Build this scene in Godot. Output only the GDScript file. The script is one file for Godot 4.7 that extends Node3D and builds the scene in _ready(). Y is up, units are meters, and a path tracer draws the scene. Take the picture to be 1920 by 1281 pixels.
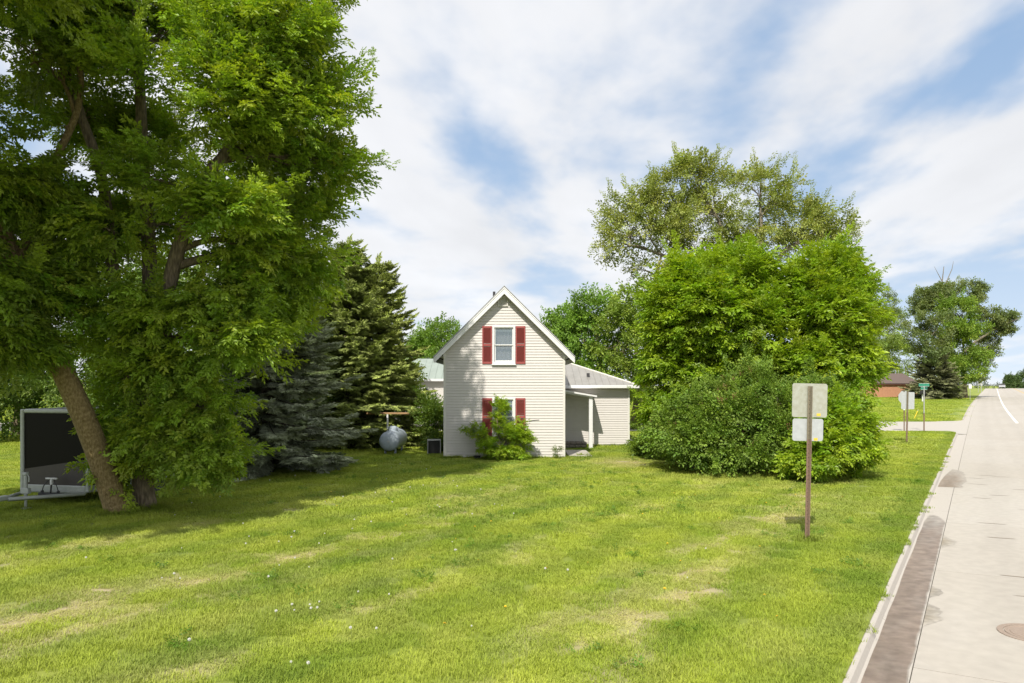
extends Node3D

const EYE := 2.7                 # eye height over the lawn
const TAN := 0.6229              # road direction against the view
const COS := 0.8488
const SIN := 0.5287

var M := {}
var rng := RandomNumberGenerator.new()
var nz := FastNoiseLite.new()
var nf := FastNoiseLite.new()
var used := {}
var sprays := {}


# ---------------------------------------------------------------- geometry
class Geo:
	var v := PackedVector3Array()
	var n := PackedVector3Array()
	var c := PackedColorArray()
	var colored := false
	var xf := Transform3D()
	var col := Color(1, 1, 1)

	func tri(a: Vector3, b: Vector3, d: Vector3, out := Vector3.ZERO) -> void:
		a = xf * a
		b = xf * b
		d = xf * d
		var nn := (d - a).cross(b - a).normalized()
		if out != Vector3.ZERO and nn.dot(xf.basis * out) < 0.0:
			var t := b
			b = d
			d = t
			nn = -nn
		v.append(a); v.append(b); v.append(d)
		n.append(nn); n.append(nn); n.append(nn)
		if colored:
			c.append(col); c.append(col); c.append(col)

	func quad(a: Vector3, b: Vector3, d: Vector3, e: Vector3, out := Vector3.ZERO) -> void:
		tri(a, b, d, out)
		tri(a, d, e, out)

	func tri_n(a: Vector3, b: Vector3, d: Vector3, na: Vector3, nb: Vector3, nd: Vector3) -> void:
		var f := (d - a).cross(b - a)
		if f.dot(na + nb + nd) < 0.0:
			var t := b
			b = d
			d = t
			var tn := nb
			nb = nd
			nd = tn
		v.append(xf * a); v.append(xf * b); v.append(xf * d)
		n.append((xf.basis * na).normalized()); n.append((xf.basis * nb).normalized()); n.append((xf.basis * nd).normalized())
		if colored:
			c.append(col); c.append(col); c.append(col)

	func tri_c(a: Vector3, b: Vector3, d: Vector3, na: Vector3, nb: Vector3, nd: Vector3, ca: Color, cb: Color, cd: Color) -> void:
		if (d - a).cross(b - a).dot(na) < 0.0:
			var t := b
			b = d
			d = t
			var tn := nb
			nb = nd
			nd = tn
			var tc := cb
			cb = cd
			cd = tc
		v.append(a); v.append(b); v.append(d)
		n.append(na); n.append(nb); n.append(nd)
		c.append(ca); c.append(cb); c.append(cd)

	func box(o: Vector3, s: Vector3, b := 0.0) -> void:
		var h := s / 2.0
		b = minf(b, minf(h.x, minf(h.y, h.z)) * 0.9)
		for k in 3:
			var i := (k + 1) % 3
			var j := (k + 2) % 3
			for sg in [-1.0, 1.0]:
				var pts := []
				for q in [[-1.0, -1.0], [1.0, -1.0], [1.0, 1.0], [-1.0, 1.0]]:
					var p := Vector3.ZERO
					p[k] = sg * h[k]
					p[i] = q[0] * (h[i] - b)
					p[j] = q[1] * (h[j] - b)
					pts.append(o + p)
				var out := Vector3.ZERO
				out[k] = sg
				quad(pts[0], pts[1], pts[2], pts[3], out)
			if b > 0.0:
				for si in [-1.0, 1.0]:
					for sj in [-1.0, 1.0]:
						var pts := []
						for q in [[-1.0, 0], [1.0, 0], [1.0, 1], [-1.0, 1]]:
							var p := Vector3.ZERO
							p[k] = q[0] * (h[k] - b)
							p[i] = si * (h[i] - (b if q[1] == 1 else 0.0))
							p[j] = sj * (h[j] - (b if q[1] == 0 else 0.0))
							pts.append(o + p)
						var out := Vector3.ZERO
						out[i] = si
						out[j] = sj
						quad(pts[0], pts[1], pts[2], pts[3], out)
		if b > 0.0:
			for sx in [-1.0, 1.0]:
				for sy in [-1.0, 1.0]:
					for sz in [-1.0, 1.0]:
						tri(o + Vector3(sx * h.x, sy * (h.y - b), sz * (h.z - b)), o + Vector3(sx * (h.x - b), sy * h.y, sz * (h.z - b)), o + Vector3(sx * (h.x - b), sy * (h.y - b), sz * h.z), Vector3(sx, sy, sz))

	func tube(pts: Array, radii: Array, sides := 8, caps := true) -> void:
		var rings := []
		var norms := []
		var side := Vector3(1, 0, 0)
		for k in pts.size():
			var d: Vector3 = (pts[mini(k + 1, pts.size() - 1)] - pts[maxi(k - 1, 0)]).normalized()
			if absf(d.dot(side)) > 0.95:
				side = Vector3(0, 0, 1) if absf(d.z) < 0.9 else Vector3(0, 1, 0)
			side = (side - d * side.dot(d)).normalized()
			var up := d.cross(side)
			var ring := []
			var nr := []
			for q in sides:
				var a := TAU * q / sides
				var w := side * cos(a) + up * sin(a)
				ring.append(pts[k] + w * radii[k])
				nr.append(w)
			rings.append(ring)
			norms.append(nr)
		for k in pts.size() - 1:
			for q in sides:
				var r := (q + 1) % sides
				tri_n(rings[k][q], rings[k + 1][q], rings[k + 1][r], norms[k][q], norms[k + 1][q], norms[k + 1][r])
				tri_n(rings[k][q], rings[k + 1][r], rings[k][r], norms[k][q], norms[k + 1][r], norms[k][r])
		if caps:
			for k in [0, pts.size() - 1]:
				var d: Vector3 = (pts[0] - pts[1]) if k == 0 else (pts[k] - pts[k - 1])
				for q in sides:
					tri(pts[k], rings[k][q], rings[k][(q + 1) % sides], d)

	# a trunk: a smooth path with furrowed, uneven girth and a flare of roots at its foot
	func trunk(path: Array, radii: Array, nzf: FastNoiseLite, flare: float) -> void:
		var rings := []
		var sides := 26
		var m := 10
		var side := Vector3(1, 0, 0)
		var n := path.size()
		for k in n - 1:
			for j in (m + 1 if k == n - 2 else m):
				var t := float(j) / m
				var p: Vector3 = path[k].cubic_interpolate(path[k + 1], path[maxi(k - 1, 0)], path[mini(k + 2, n - 1)], t)
				var q: Vector3 = path[k].cubic_interpolate(path[k + 1], path[maxi(k - 1, 0)], path[mini(k + 2, n - 1)], t + 0.02)
				var d := (q - p).normalized()
				side = (side - d * side.dot(d)).normalized()
				var up := d.cross(side)
				var r := lerpf(radii[k], radii[k + 1], t)
				var along := (k + t) * 60.0
				var ring := []
				for i in sides:
					var a := TAU * i / sides
					var furrow := nzf.get_noise_2d(cos(a) * 210.0 + along * 0.16, sin(a) * 210.0 + along * 0.1)
					var w := 1.0 + 0.085 * furrow + 0.06 * nzf.get_noise_2d(cos(a) * 60.0, along * 1.2 + sin(a) * 60.0)
					w += flare * exp(-maxf(p.y, 0.0) / 0.16) * (0.62 + 0.38 * cos(5.0 * a + 1.0))
					ring.append(p + (side * cos(a) + up * sin(a)) * r * w)
				rings.append(ring)
		for k in rings.size() - 1:
			for i in sides:
				var b := (i + 1) % sides
				var na := _out(rings, k, i, sides)
				var nb := _out(rings, k + 1, i, sides)
				var nc := _out(rings, k + 1, b, sides)
				var nd := _out(rings, k, b, sides)
				tri_n(rings[k][i], rings[k + 1][i], rings[k + 1][b], na, nb, nc)
				tri_n(rings[k][i], rings[k + 1][b], rings[k][b], na, nc, nd)

	func _out(rings: Array, k: int, i: int, sides: int) -> Vector3:
		var a: Vector3 = rings[k][(i + 1) % sides] - rings[k][(i + sides - 1) % sides]
		var b: Vector3 = rings[mini(k + 1, rings.size() - 1)][i] - rings[maxi(k - 1, 0)][i]
		var mid: Vector3 = (rings[k][0] + rings[k][sides / 2]) * 0.5
		var o := a.cross(b).normalized()
		return o if o.dot(rings[k][i] - mid) > 0.0 else -o

	# profile: points (radius, along) turned round an axis through o along direction ax
	func lathe(o: Vector3, ax: Vector3, prof: Array, sides := 24) -> void:
		var s := ax.cross(Vector3(0.3, 1, 0.2) if absf(ax.y) < 0.8 else Vector3(1, 0, 0.2)).normalized()
		var t := ax.cross(s)
		for k in prof.size() - 1:
			var p: Vector2 = prof[k]
			var q: Vector2 = prof[k + 1]
			var e := q - p
			var out := Vector2(e.y, -e.x).normalized()
			for i in sides:
				var a := TAU * i / sides
				var b := TAU * (i + 1) / sides
				var wa := s * cos(a) + t * sin(a)
				var wb := s * cos(b) + t * sin(b)
				var na := wa * out.x + ax * out.y
				var nb := wb * out.x + ax * out.y
				tri_n(o + wa * p.x + ax * p.y, o + wb * p.x + ax * p.y, o + wb * q.x + ax * q.y, na, nb, nb)
				tri_n(o + wa * p.x + ax * p.y, o + wb * q.x + ax * q.y, o + wa * q.x + ax * q.y, na, nb, na)

	# outline in the XY plane (counter-clockwise), from z = z0 to z = z1
	func slab(outline: Array, z0: float, z1: float) -> void:
		var pv := PackedVector2Array(outline)
		var idx := Geometry2D.triangulate_polygon(pv)
		for k in range(0, idx.size(), 3):
			var a := pv[idx[k]]
			var b := pv[idx[k + 1]]
			var d := pv[idx[k + 2]]
			tri(Vector3(a.x, a.y, z1), Vector3(b.x, b.y, z1), Vector3(d.x, d.y, z1), Vector3(0, 0, signf(z1 - z0)))
			tri(Vector3(a.x, a.y, z0), Vector3(b.x, b.y, z0), Vector3(d.x, d.y, z0), Vector3(0, 0, -signf(z1 - z0)))
		var mid := Vector2.ZERO
		for p in outline:
			mid += p / outline.size()
		for k in outline.size():
			var a: Vector2 = outline[k]
			var b: Vector2 = outline[(k + 1) % outline.size()]
			var e := Vector2(b.y - a.y, a.x - b.x)
			quad(Vector3(a.x, a.y, z0), Vector3(b.x, b.y, z0), Vector3(b.x, b.y, z1), Vector3(a.x, a.y, z1), Vector3(e.x, e.y, 0))

	func mesh() -> ArrayMesh:
		var a := []
		a.resize(Mesh.ARRAY_MAX)
		a[Mesh.ARRAY_VERTEX] = v
		a[Mesh.ARRAY_NORMAL] = n
		if colored:
			a[Mesh.ARRAY_COLOR] = c
		var m := ArrayMesh.new()
		m.add_surface_from_arrays(Mesh.PRIMITIVE_TRIANGLES, a)
		return m


# ---------------------------------------------------------------- naming
func numbered(called: String) -> String:
	if not used.has(called):
		used[called] = 0
		return called
	used[called] += 1
	return "%s_%03d" % [called, used[called]]


func tag(o: Node3D, label: String, category: String, group := "", kind := "") -> Node3D:
	if label:
		o.set_meta("label", label)
	if category:
		o.set_meta("category", category)
	if group:
		o.set_meta("group", group)
	if kind:
		o.set_meta("kind", kind)
	return o


func thing(called: String, label: String, category: String, at: Vector3, turn := 0.0, group := "") -> Node3D:
	var o := Node3D.new()
	o.name = numbered(called)
	add_child(o, true)
	o.position = at
	o.rotation.y = turn
	return tag(o, label, category, group)


func struct(called: String, label := "") -> Node3D:
	var o := Node3D.new()
	o.name = numbered(called)
	add_child(o, true)
	return tag(o, label, "", "", "structure")


func part(called: String, g: Geo, m: Material, parent: Node3D) -> MeshInstance3D:
	return put(called, g.mesh(), m, parent)


func put(called: String, mesh: Mesh, m: Material, parent: Node3D) -> MeshInstance3D:
	var o := MeshInstance3D.new()
	o.mesh = mesh
	o.material_override = m
	o.name = called
	if parent == self:
		o.name = numbered(called)
	else:
		var k := 0
		while parent.has_node(NodePath(String(o.name))):
			k += 1
			o.name = "%s_%03d" % [called, k]
	parent.add_child(o, true)
	return o


# ---------------------------------------------------------------- materials
func lin(r: float, g: float, b: float) -> Color:
	return Color(r, g, b).linear_to_srgb()


func mat(c: Color, rough := 0.8, metal := 0.0) -> StandardMaterial3D:
	var m := StandardMaterial3D.new()
	m.albedo_color = c.linear_to_srgb()
	m.roughness = rough
	m.metallic = metal
	return m


# a seamless grey noise between lo and hi, as a texture
func grain(freq: float, lo: float, hi: float, sd: int, octaves := 4, size := 512, tint := Color(1, 1, 1)) -> NoiseTexture2D:
	var f := FastNoiseLite.new()
	f.seed = sd
	f.noise_type = FastNoiseLite.TYPE_SIMPLEX_SMOOTH
	f.frequency = freq
	f.fractal_octaves = octaves
	var t := NoiseTexture2D.new()
	t.width = size
	t.height = size
	t.seamless = true
	t.noise = f
	var r := Gradient.new()
	r.set_color(0, (Color(lo, lo, lo) * tint).linear_to_srgb())
	r.set_color(1, (Color(hi, hi, hi)).linear_to_srgb())
	t.color_ramp = r
	return t


func worn(m: StandardMaterial3D, t: Texture2D, scale: float, bump := 0.0) -> StandardMaterial3D:
	m.albedo_texture = t
	m.uv1_triplanar = true
	m.uv1_world_triplanar = true
	m.uv1_scale = Vector3.ONE * scale
	if bump > 0.0:
		m.heightmap_enabled = true
		m.heightmap_texture = t
		m.heightmap_scale = bump
	return m


func leaf_mat(backlight: float, rough := 0.5) -> StandardMaterial3D:
	var m := StandardMaterial3D.new()
	m.albedo_color = Color(1, 1, 1)
	m.vertex_color_use_as_albedo = true
	m.roughness = rough
	m.cull_mode = BaseMaterial3D.CULL_DISABLED
	m.backlight_enabled = true
	m.backlight = Color(backlight, backlight, backlight * 0.45)
	return m


func make_materials() -> void:
	var fine := grain(0.05, 0.72, 1.0, 3)
	var blotch := grain(0.012, 0.78, 1.0, 5, 5)
	M.siding = worn(mat(Color(0.59, 0.565, 0.545), 0.5), grain(0.02, 0.93, 1.0, 8), 0.35)
	M.white = worn(mat(Color(0.74, 0.745, 0.75), 0.5), grain(0.02, 0.88, 1.0, 9), 0.6)
	M.corner = worn(mat(Color(0.66, 0.645, 0.61), 0.5), grain(0.02, 0.92, 1.0, 10), 0.6)
	M.shutter = worn(mat(Color(0.33, 0.07, 0.066), 0.7), grain(0.03, 0.85, 1.0, 11), 0.9)
	M.soffit = mat(Color(0.62, 0.57, 0.5), 0.7)
	M.shingle = worn(mat(Color(0.11, 0.10, 0.095), 0.95), grain(0.2, 0.55, 1.0, 12), 0.5)
	M.brown_shingle = worn(mat(Color(0.16, 0.12, 0.11), 0.95), grain(0.2, 0.6, 1.0, 13), 0.5)
	M.metal_roof = worn(mat(Color(0.36, 0.35, 0.33), 0.45, 0.2), blotch, 0.3)
	M.green_roof = worn(mat(Color(0.34, 0.40, 0.36), 0.5, 0.2), blotch, 0.2)
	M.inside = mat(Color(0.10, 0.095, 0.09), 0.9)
	M.curtain = worn(mat(Color(0.12, 0.12, 0.125), 0.9), grain(0.03, 0.7, 1.0, 14), 0.8)
	M.blind = mat(Color(0.42, 0.46, 0.46), 0.8)
	var gl := StandardMaterial3D.new()
	gl.albedo_color = Color(0.75, 0.85, 0.92, 0.12)
	gl.transparency = BaseMaterial3D.TRANSPARENCY_ALPHA
	gl.roughness = 0.03
	gl.metallic_specular = 0.9
	M.glass = gl
	M.concrete = worn(mat(Color(0.435, 0.407, 0.366), 0.9), grain(0.012, 0.86, 1.0, 15, 8, 1024), 0.37, 0.05)
	M.kerb = worn(mat(Color(0.45, 0.42, 0.38), 0.9), grain(0.04, 0.85, 1.0, 16, 6, 1024), 0.4, 0.12)
	M.pavement = M.concrete
	M.line_white = worn(mat(Color(0.82, 0.81, 0.77), 0.7), grain(0.06, 0.8, 1.0, 17), 0.8)
	M.line_yellow = worn(mat(Color(0.62, 0.42, 0.10), 0.7), grain(0.06, 0.8, 1.0, 18), 0.8)
	M.wet = worn(mat(Color(1, 1, 1), 0.45), grain(0.008, 0.52, 1.0, 19, 8, 1024, Color(1, 0.95, 0.9)), 0.5)
	M.damp = worn(mat(Color(1, 1, 1), 0.75), grain(0.01, 0.62, 1.0, 20, 8, 1024), 0.7)
	M.wet.vertex_color_use_as_albedo = true
	M.damp.vertex_color_use_as_albedo = true
	M.scuff = worn(mat(Color(0.31, 0.26, 0.21), 0.9), grain(0.05, 0.6, 1.0, 51), 2.0)
	M.rust = worn(mat(Color(0.33, 0.26, 0.21), 0.8), fine, 1.2)
	M.seam = mat(Color(0.20, 0.19, 0.10), 0.95)
	M.alu = worn(mat(Color(0.49, 0.52, 0.53), 0.55, 0.15), grain(0.015, 0.82, 1.0, 21, 5), 1.1)
	M.alu_old = worn(mat(Color(0.43, 0.45, 0.40), 0.6, 0.1), grain(0.015, 0.76, 1.0, 22, 5, 512, Color(1, 0.97, 0.85)), 1.1)
	M.post_rust = worn(mat(Color(0.26, 0.17, 0.125), 0.8, 0.1), grain(0.04, 0.6, 1.0, 23), 1.4)
	M.post_olive = worn(mat(Color(0.26, 0.23, 0.16), 0.7, 0.2), grain(0.04, 0.6, 1.0, 24), 1.4)
	M.galv = worn(mat(Color(0.52, 0.53, 0.53), 0.5, 0.4), blotch, 1.0)
	M.sticker = mat(Color(0.72, 0.50, 0.05), 0.5)
	M.green_sign = mat(Color(0.02, 0.22, 0.14), 0.4)
	M.black = mat(Color(0.02, 0.02, 0.02), 0.6)
	M.dark = mat(Color(0.045, 0.045, 0.05), 0.7)
	var tr := mat(Color(0.012, 0.011, 0.0105), 0.35)
	tr.metallic_specular = 0.2
	M.trailer_black = tr
	M.trailer_guard = worn(mat(Color(0.06, 0.05, 0.053), 0.45), grain(0.02, 0.8, 1.0, 25), 0.6)
	M.trailer_trim = worn(mat(Color(0.46, 0.49, 0.47), 0.45, 0.15), grain(0.02, 0.8, 1.0, 26), 0.8)
	M.tank = worn(mat(Color(0.40, 0.46, 0.52), 0.45), grain(0.015, 0.82, 1.0, 27, 5), 0.9)
	M.wood = worn(mat(Color(0.44, 0.27, 0.13), 0.85), grain(0.05, 0.6, 1.0, 28), 1.0)
	M.brick = worn(mat(Color(0.58, 0.30, 0.18), 0.9), grain(0.05, 0.75, 1.0, 29), 0.8)
	M.brick_dark = worn(mat(Color(0.50, 0.26, 0.16), 0.9), grain(0.05, 0.75, 1.0, 29), 0.8)
	M.stone = worn(mat(Color(0.26, 0.23, 0.2), 0.95), grain(0.05, 0.6, 1.0, 30), 1.2)
	M.bark = worn(mat(Color(0.36, 0.285, 0.19), 0.95), grain(0.014, 0.22, 1.0, 31, 5), 1.1, 4.0)
	M.bark.uv1_scale = Vector3(2.4, 0.55, 2.4)
	M.bark_moss = worn(mat(Color(0.38, 0.295, 0.15), 0.95), grain(0.016, 0.25, 1.0, 32, 5, 512, Color(1, 0.85, 0.5)), 1.1, 3.5)
	M.bark_moss.uv1_scale = Vector3(2.6, 1.3, 2.6)
	M.bark_pale = worn(mat(Color(0.31, 0.27, 0.20), 0.95), grain(0.035, 0.4, 1.0, 33, 4), 1.2)
	M.bark_dark = worn(mat(Color(0.085, 0.07, 0.055), 0.95), grain(0.035, 0.5, 1.0, 34, 4), 1.2)
	M.leaf = leaf_mat(0.95, 0.45)
	M.leaf_soft = leaf_mat(0.8, 0.6)
	M.needle = leaf_mat(0.35, 0.7)
	M.grass = leaf_mat(0.8, 0.8)
	var soil := mat(Color(1, 1, 1), 0.97)
	soil.vertex_color_use_as_albedo = true
	worn(soil, grain(0.06, 0.72, 1.0, 35, 5, 1024), 0.8, 1.5)
	M.ground = soil
	M.car_paint = mat(Color(0.50, 0.52, 0.55), 0.25, 0.4)
	M.lamp_glass = mat(Color(0.8, 0.82, 0.85), 0.1)
	M.seed = mat(Color(0.72, 0.72, 0.68), 0.9)
	M.stem = mat(Color(0.20, 0.24, 0.06), 0.7)
	M.petal = mat(Color(0.75, 0.52, 0.02), 0.7)
	M.yellow = mat(Color(0.75, 0.55, 0.03), 0.6)
	M.bare = mat(Color(0.24, 0.20, 0.17), 0.9)


# ---------------------------------------------------------------- the lie of the land (Z is the distance in front of the eye, -z)
func rise(z: float) -> float:
	var t := maxf(z - 42.0, 0.0)
	var up := 0.007 * (sqrt(t * t + 64.0) - 8.0)
	var w := maxf(z - 255.0, 0.0)
	return maxf(up - 0.02 * (sqrt(w * w + 900.0) - 30.0), -6.0)


func kerb_x(z: float) -> float:
	var t := z - 82.0
	return -1.12 + z * TAN + 0.0118 * (t + sqrt(t * t + 900.0)) - 0.0118 * 15.0


func corner_cut(z: float) -> float:   # how far the lawn's corner is rounded off beside the side street
	var a := 0.0
	if z > 42.2 and z <= 44.5:
		a = 1.6 * (1.0 - sqrt(maxf(0.0, 1.0 - pow((z - 42.2) / 2.3, 2.0))))
	if z >= 53.5 and z < 57.5:
		a = 3.0 * pow((57.5 - z) / 4.0, 2.0)
	return a


func gnd(x: float, z: float) -> float:
	var y := rise(z)
	var away := clampf((kerb_x(z) - x - 0.6) / 3.0, 0.0, 1.0)
	return y + away * 0.035 * nz.get_noise_2d(x * 7.0, z * 7.0) * clampf((60.0 - z) / 20.0, 0.0, 1.0)


func at(x: float, z: float, up := 0.0) -> Vector3:
	return Vector3(x, gnd(x, z) + up, -z)


# a point of the road: u metres right of the back of the kerb, at the depth z of the kerb there
func road_at(u: float, z: float, up := 0.0) -> Vector3:
	var zz := z - u * SIN
	return Vector3(kerb_x(z) + u * COS, rise(zz) + road_y(u) + up, -zz)


const KERB_U := [0.0, 0.012, 0.045, 0.060, 0.090, 0.115, 0.30, 0.50]
const KERB_Y := [-0.012, 0.0, -0.003, -0.014, -0.086, -0.101, -0.097, -0.090]


func road_y(u: float) -> float:
	if u < 0.0:
		return 0.0
	for k in 7:
		if u < KERB_U[k + 1]:
			return lerpf(KERB_Y[k], KERB_Y[k + 1], (u - KERB_U[k]) / (KERB_U[k + 1] - KERB_U[k]))
	if u < 8.0:
		return -0.09 + (u - 0.5) * 0.014
	return 0.015 - (u - 8.0) * 0.014


func dryness(x: float, z: float) -> float:
	var u := (x - kerb_x(z)) * COS
	var s := z / COS
	var k := nz.get_noise_2d(u * 28.0 + 40.0, s * 9.0) * 0.5 + 0.5
	var k2 := nz.get_noise_2d(u * 190.0, s * 62.0 + 90.0) * 0.5 + 0.5
	var band := exp(-pow((u + 8.5 + 1.6 * nz.get_noise_2d(7.0, s * 8.0)) / 0.75, 2.0)) * 1.0 + exp(-pow((u + 2.3 + 1.0 * nz.get_noise_2d(50.0, s * 11.0)) / 0.7, 2.0)) * 0.75 + 0.4 * exp(-pow((u + 11.6) / 0.5, 2.0)) + 0.35 * exp(-pow((u + 5.2) / 0.4, 2.0))
	band *= clampf(1.3 - z / 34.0, 0.0, 1.0)
	var d := clampf((k * 0.55 + k2 * 1.0 - 0.66) * 2.6, 0.0, 1.0) * (0.22 + 1.25 * band)
	var far_patch := exp(-pow((x - 3.7) / 1.3, 2.0) - pow((z - 25.8) / 1.5, 2.0)) * (0.15 + 1.7 * k2 * k2 + 0.3 * k)
	return clampf(maxf(d, far_patch * 1.5), 0.0, 1.0)


func lawn(x: float, z: float) -> Color:
	var u := (x - kerb_x(z)) * COS
	var s := z / COS
	var big := nz.get_noise_2d(x * 9.0 + 200.0, z * 9.0) * 0.5 + 0.5
	var small := nz.get_noise_2d(x * 60.0, z * 60.0 + 300.0) * 0.5 + 0.5
	var stripe := sin(u * 4.6 + 1.5 * nz.get_noise_2d(s * 6.0, 77.0))
	if z > 52.0:
		stripe = sin(u * 3.1 + s * 0.5) * 1.6
	var lush := Color(0.205, 0.315, 0.026)
	var light := Color(0.46, 0.535, 0.065)
	var t := clampf(0.50 + 0.8 * (big - 0.5) + 0.95 * (small - 0.5) + 0.22 * stripe, 0.0, 1.0)
	var c := lush.lerp(light, t)
	c = c.lerp(Color(0.66, 0.60, 0.30), dryness(x, z) * 0.68)
	return c


# ---------------------------------------------------------------- leaves
# one leaf: a diamond folded along its midrib
func leaflet(g: Geo, base: Vector3, dir: Vector3, up: Vector3, length: float, width: float) -> void:
	var side := dir.cross(up).normalized()
	var nn := side.cross(dir).normalized()
	var tip := base + dir * length - nn * length * 0.12
	var l := base + dir * length * 0.42 + side * width * 0.5 + nn * width * 0.16
	var r := base + dir * length * 0.42 - side * width * 0.5 + nn * width * 0.16
	g.tri(base, l, tip, nn)
	g.tri(base, tip, r, nn)


# a leafy shoot along +y, its upper side towards +z
func make_spray(kind: String, k: int) -> ArrayMesh:
	var r := RandomNumberGenerator.new()
	r.seed = hash(kind) + k * 17
	var g := Geo.new()
	g.colored = true
	var shoot := 0.42
	if kind == "compound":            # box elder, ash: three to five drooping pointed leaflets on a stalk
		for q in 9:
			var t := 0.06 + 0.115 * q
			var ang := q * 2.4 + r.randf() * 0.6
			var o := Vector3(0, t * shoot, 0)
			var d := Vector3(cos(ang), 0.55 + r.randf() * 0.4, 0.15 + 0.35 * sin(ang)).normalized()
			var rach := 0.10 + r.randf() * 0.06
			var w := 0.75 + r.randf() * 0.5
			g.col = Color(w, w, w * (0.8 + 0.3 * r.randf()))
			for j in 5:
				var bp: Vector3 = o + d * rach * (0.45 + 0.28 * (j / 2)) - Vector3(0, 0, 0.02 * (j / 2))
				var turn := 0.0 if j == 4 else (0.95 if j % 2 == 0 else -0.95)
				var ld := d.rotated(Vector3(0, 0, 1), turn) + Vector3(0, 0, 0.15 - 0.75 * r.randf())
				leaflet(g, bp, ld.normalized(), Vector3(1.3 * (r.randf() - 0.5), 1.3 * (r.randf() - 0.5), 1.0).normalized(), 0.085 + 0.04 * r.randf(), 0.044 + 0.018 * r.randf())
	elif kind == "broad":             # lilac, poplar: single broad leaves
		for q in 22:
			var t := 0.04 + 0.045 * q
			var ang := q * 2.4 + r.randf() * 0.8
			var d := Vector3(cos(ang), 0.35 + r.randf() * 0.5, 0.6 * sin(ang) + 0.1).normalized()
			var w := 0.7 + r.randf() * 0.6
			g.col = Color(w, w, w * (0.8 + 0.3 * r.randf()))
			var o := Vector3(0, t * shoot, 0) + d * (0.03 + 0.09 * r.randf())
			leaflet(g, o, (d + Vector3(0, 0, -0.4 * r.randf())).normalized(), Vector3(0.8 * (r.randf() - 0.5), 0.8 * (r.randf() - 0.5), 1.0).normalized(), 0.085 + 0.03 * r.randf(), 0.06 + 0.015 * r.randf())
	elif kind == "far":               # the same for trees far off, where a shoot is a few pixels
		for q in 12:
			var ang := q * 2.4 + r.randf() * 0.8
			var d := Vector3(cos(ang), 0.2 + r.randf() * 0.6, 0.8 * sin(ang)).normalized()
			var w := 0.7 + r.randf() * 0.6
			g.col = Color(w, w, w * (0.8 + 0.3 * r.randf()))
			leaflet(g, Vector3(0, 0.04 * q, 0) + d * 0.12 * r.randf(), (d + Vector3(0, 0, -0.3)).normalized(), Vector3(r.randf() - 0.5, r.randf() - 0.5, 1.0).normalized(), 0.16 + 0.07 * r.randf(), 0.10 + 0.03 * r.randf())
	elif kind == "needle":            # a spruce branchlet: a leading twig and side twigs, each a bristling brush of needles
		for q in 11:
			var t := 0.05 + 0.085 * q
			var sg := 1.0 if q % 2 == 0 else -1.0
			var o := Vector3(0, t * 0.5, 0)
			var d := Vector3(sg * 0.8, 0.8, -0.25 * r.randf()).normalized()
			if q == 10:
				d = Vector3(0, 1, 0.1).normalized()
			var ln := (0.13 + 0.15 * (1.0 - absf(t - 0.35))) * r.randf_range(0.8, 1.2)
			var w := 0.6 + r.randf() * 0.7
			g.col = Color(w, w, w)
			var side := d.cross(Vector3(0, 0, 1)).normalized()
			for j in 5:
				var a := j * TAU / 5.0 + r.randf()
				leaflet(g, o + d * ln * 0.12 * j, (d + (side * cos(a) + d.cross(side) * sin(a)) * 0.30).normalized(), side * sin(a) + Vector3(0, 0, 1) * (0.4 + absf(cos(a))), ln * 0.62, 0.05)
	return g.mesh()


func spray_set(kind: String) -> Array:
	if not sprays.has(kind):
		var a := []
		for k in 6:
			a.append(make_spray(kind, k))
		sprays[kind] = a
	return sprays[kind]


# puts shoots into the world: at[i] = [Transform3D, Color]; one MultiMesh per variant of the shoot
func plant_sprays(called: String, kind: String, items: Array, m: Material, parent: Node3D) -> void:
	var set := spray_set(kind)
	for k in set.size():
		var mine := []
		for i in range(k, items.size(), set.size()):
			mine.append(items[i])
		if mine.is_empty():
			continue
		var mm := MultiMesh.new()
		mm.transform_format = MultiMesh.TRANSFORM_3D
		mm.use_colors = true
		mm.mesh = set[k]
		mm.instance_count = mine.size()
		for i in mine.size():
			mm.set_instance_transform(i, mine[i][0])
			mm.set_instance_color(i, mine[i][1])
		var o := MultiMeshInstance3D.new()
		o.multimesh = mm
		o.material_override = m
		o.name = called if k == 0 else "%s_%03d" % [called, k]
		parent.add_child(o, true)
		o.set_meta("kind", "stuff")


func shoot_basis(dir: Vector3, up: Vector3, size: float) -> Basis:
	var y := dir.normalized()
	var z := up - y * up.dot(y)
	if z.length() < 0.05:
		z = Vector3(1, 0, 0) - y * y.x
	z = z.normalized()
	return Basis(y.cross(z) * size, y * size, z * size)


func rand_dir(r: RandomNumberGenerator) -> Vector3:
	var y := r.randf_range(-1.0, 1.0)
	var a := r.randf() * TAU
	var q := sqrt(1.0 - y * y)
	return Vector3(q * cos(a), y, q * sin(a))


func bend(a: Vector3, b: Vector3, sag: float, r: RandomNumberGenerator, n := 5) -> Array:
	var pts := []
	var side := rand_dir(r) * a.distance_to(b) * 0.07
	for k in n + 1:
		var t := float(k) / n
		var p := a.lerp(b, t) + Vector3(0, sag * sin(t * PI), 0) + side * sin(t * PI * 1.6)
		pts.append(p)
	return pts


func nearest_on(path: Array, p: Vector3, rise_by: float) -> Array:
	var best := INF
	var found := [path[0], 0.5]
	for k in path.size() - 1:
		for j in 5:
			var t := j / 5.0
			var q: Vector3 = path[k].lerp(path[k + 1], t)
			var want := Vector3(q.x, q.y + rise_by, q.z)
			var d := want.distance_to(p) + (4.0 if q.y > p.y else 0.0)
			if d < best:
				best = d
				found = [q, (k + t) / (path.size() - 1)]
	return found


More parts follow.
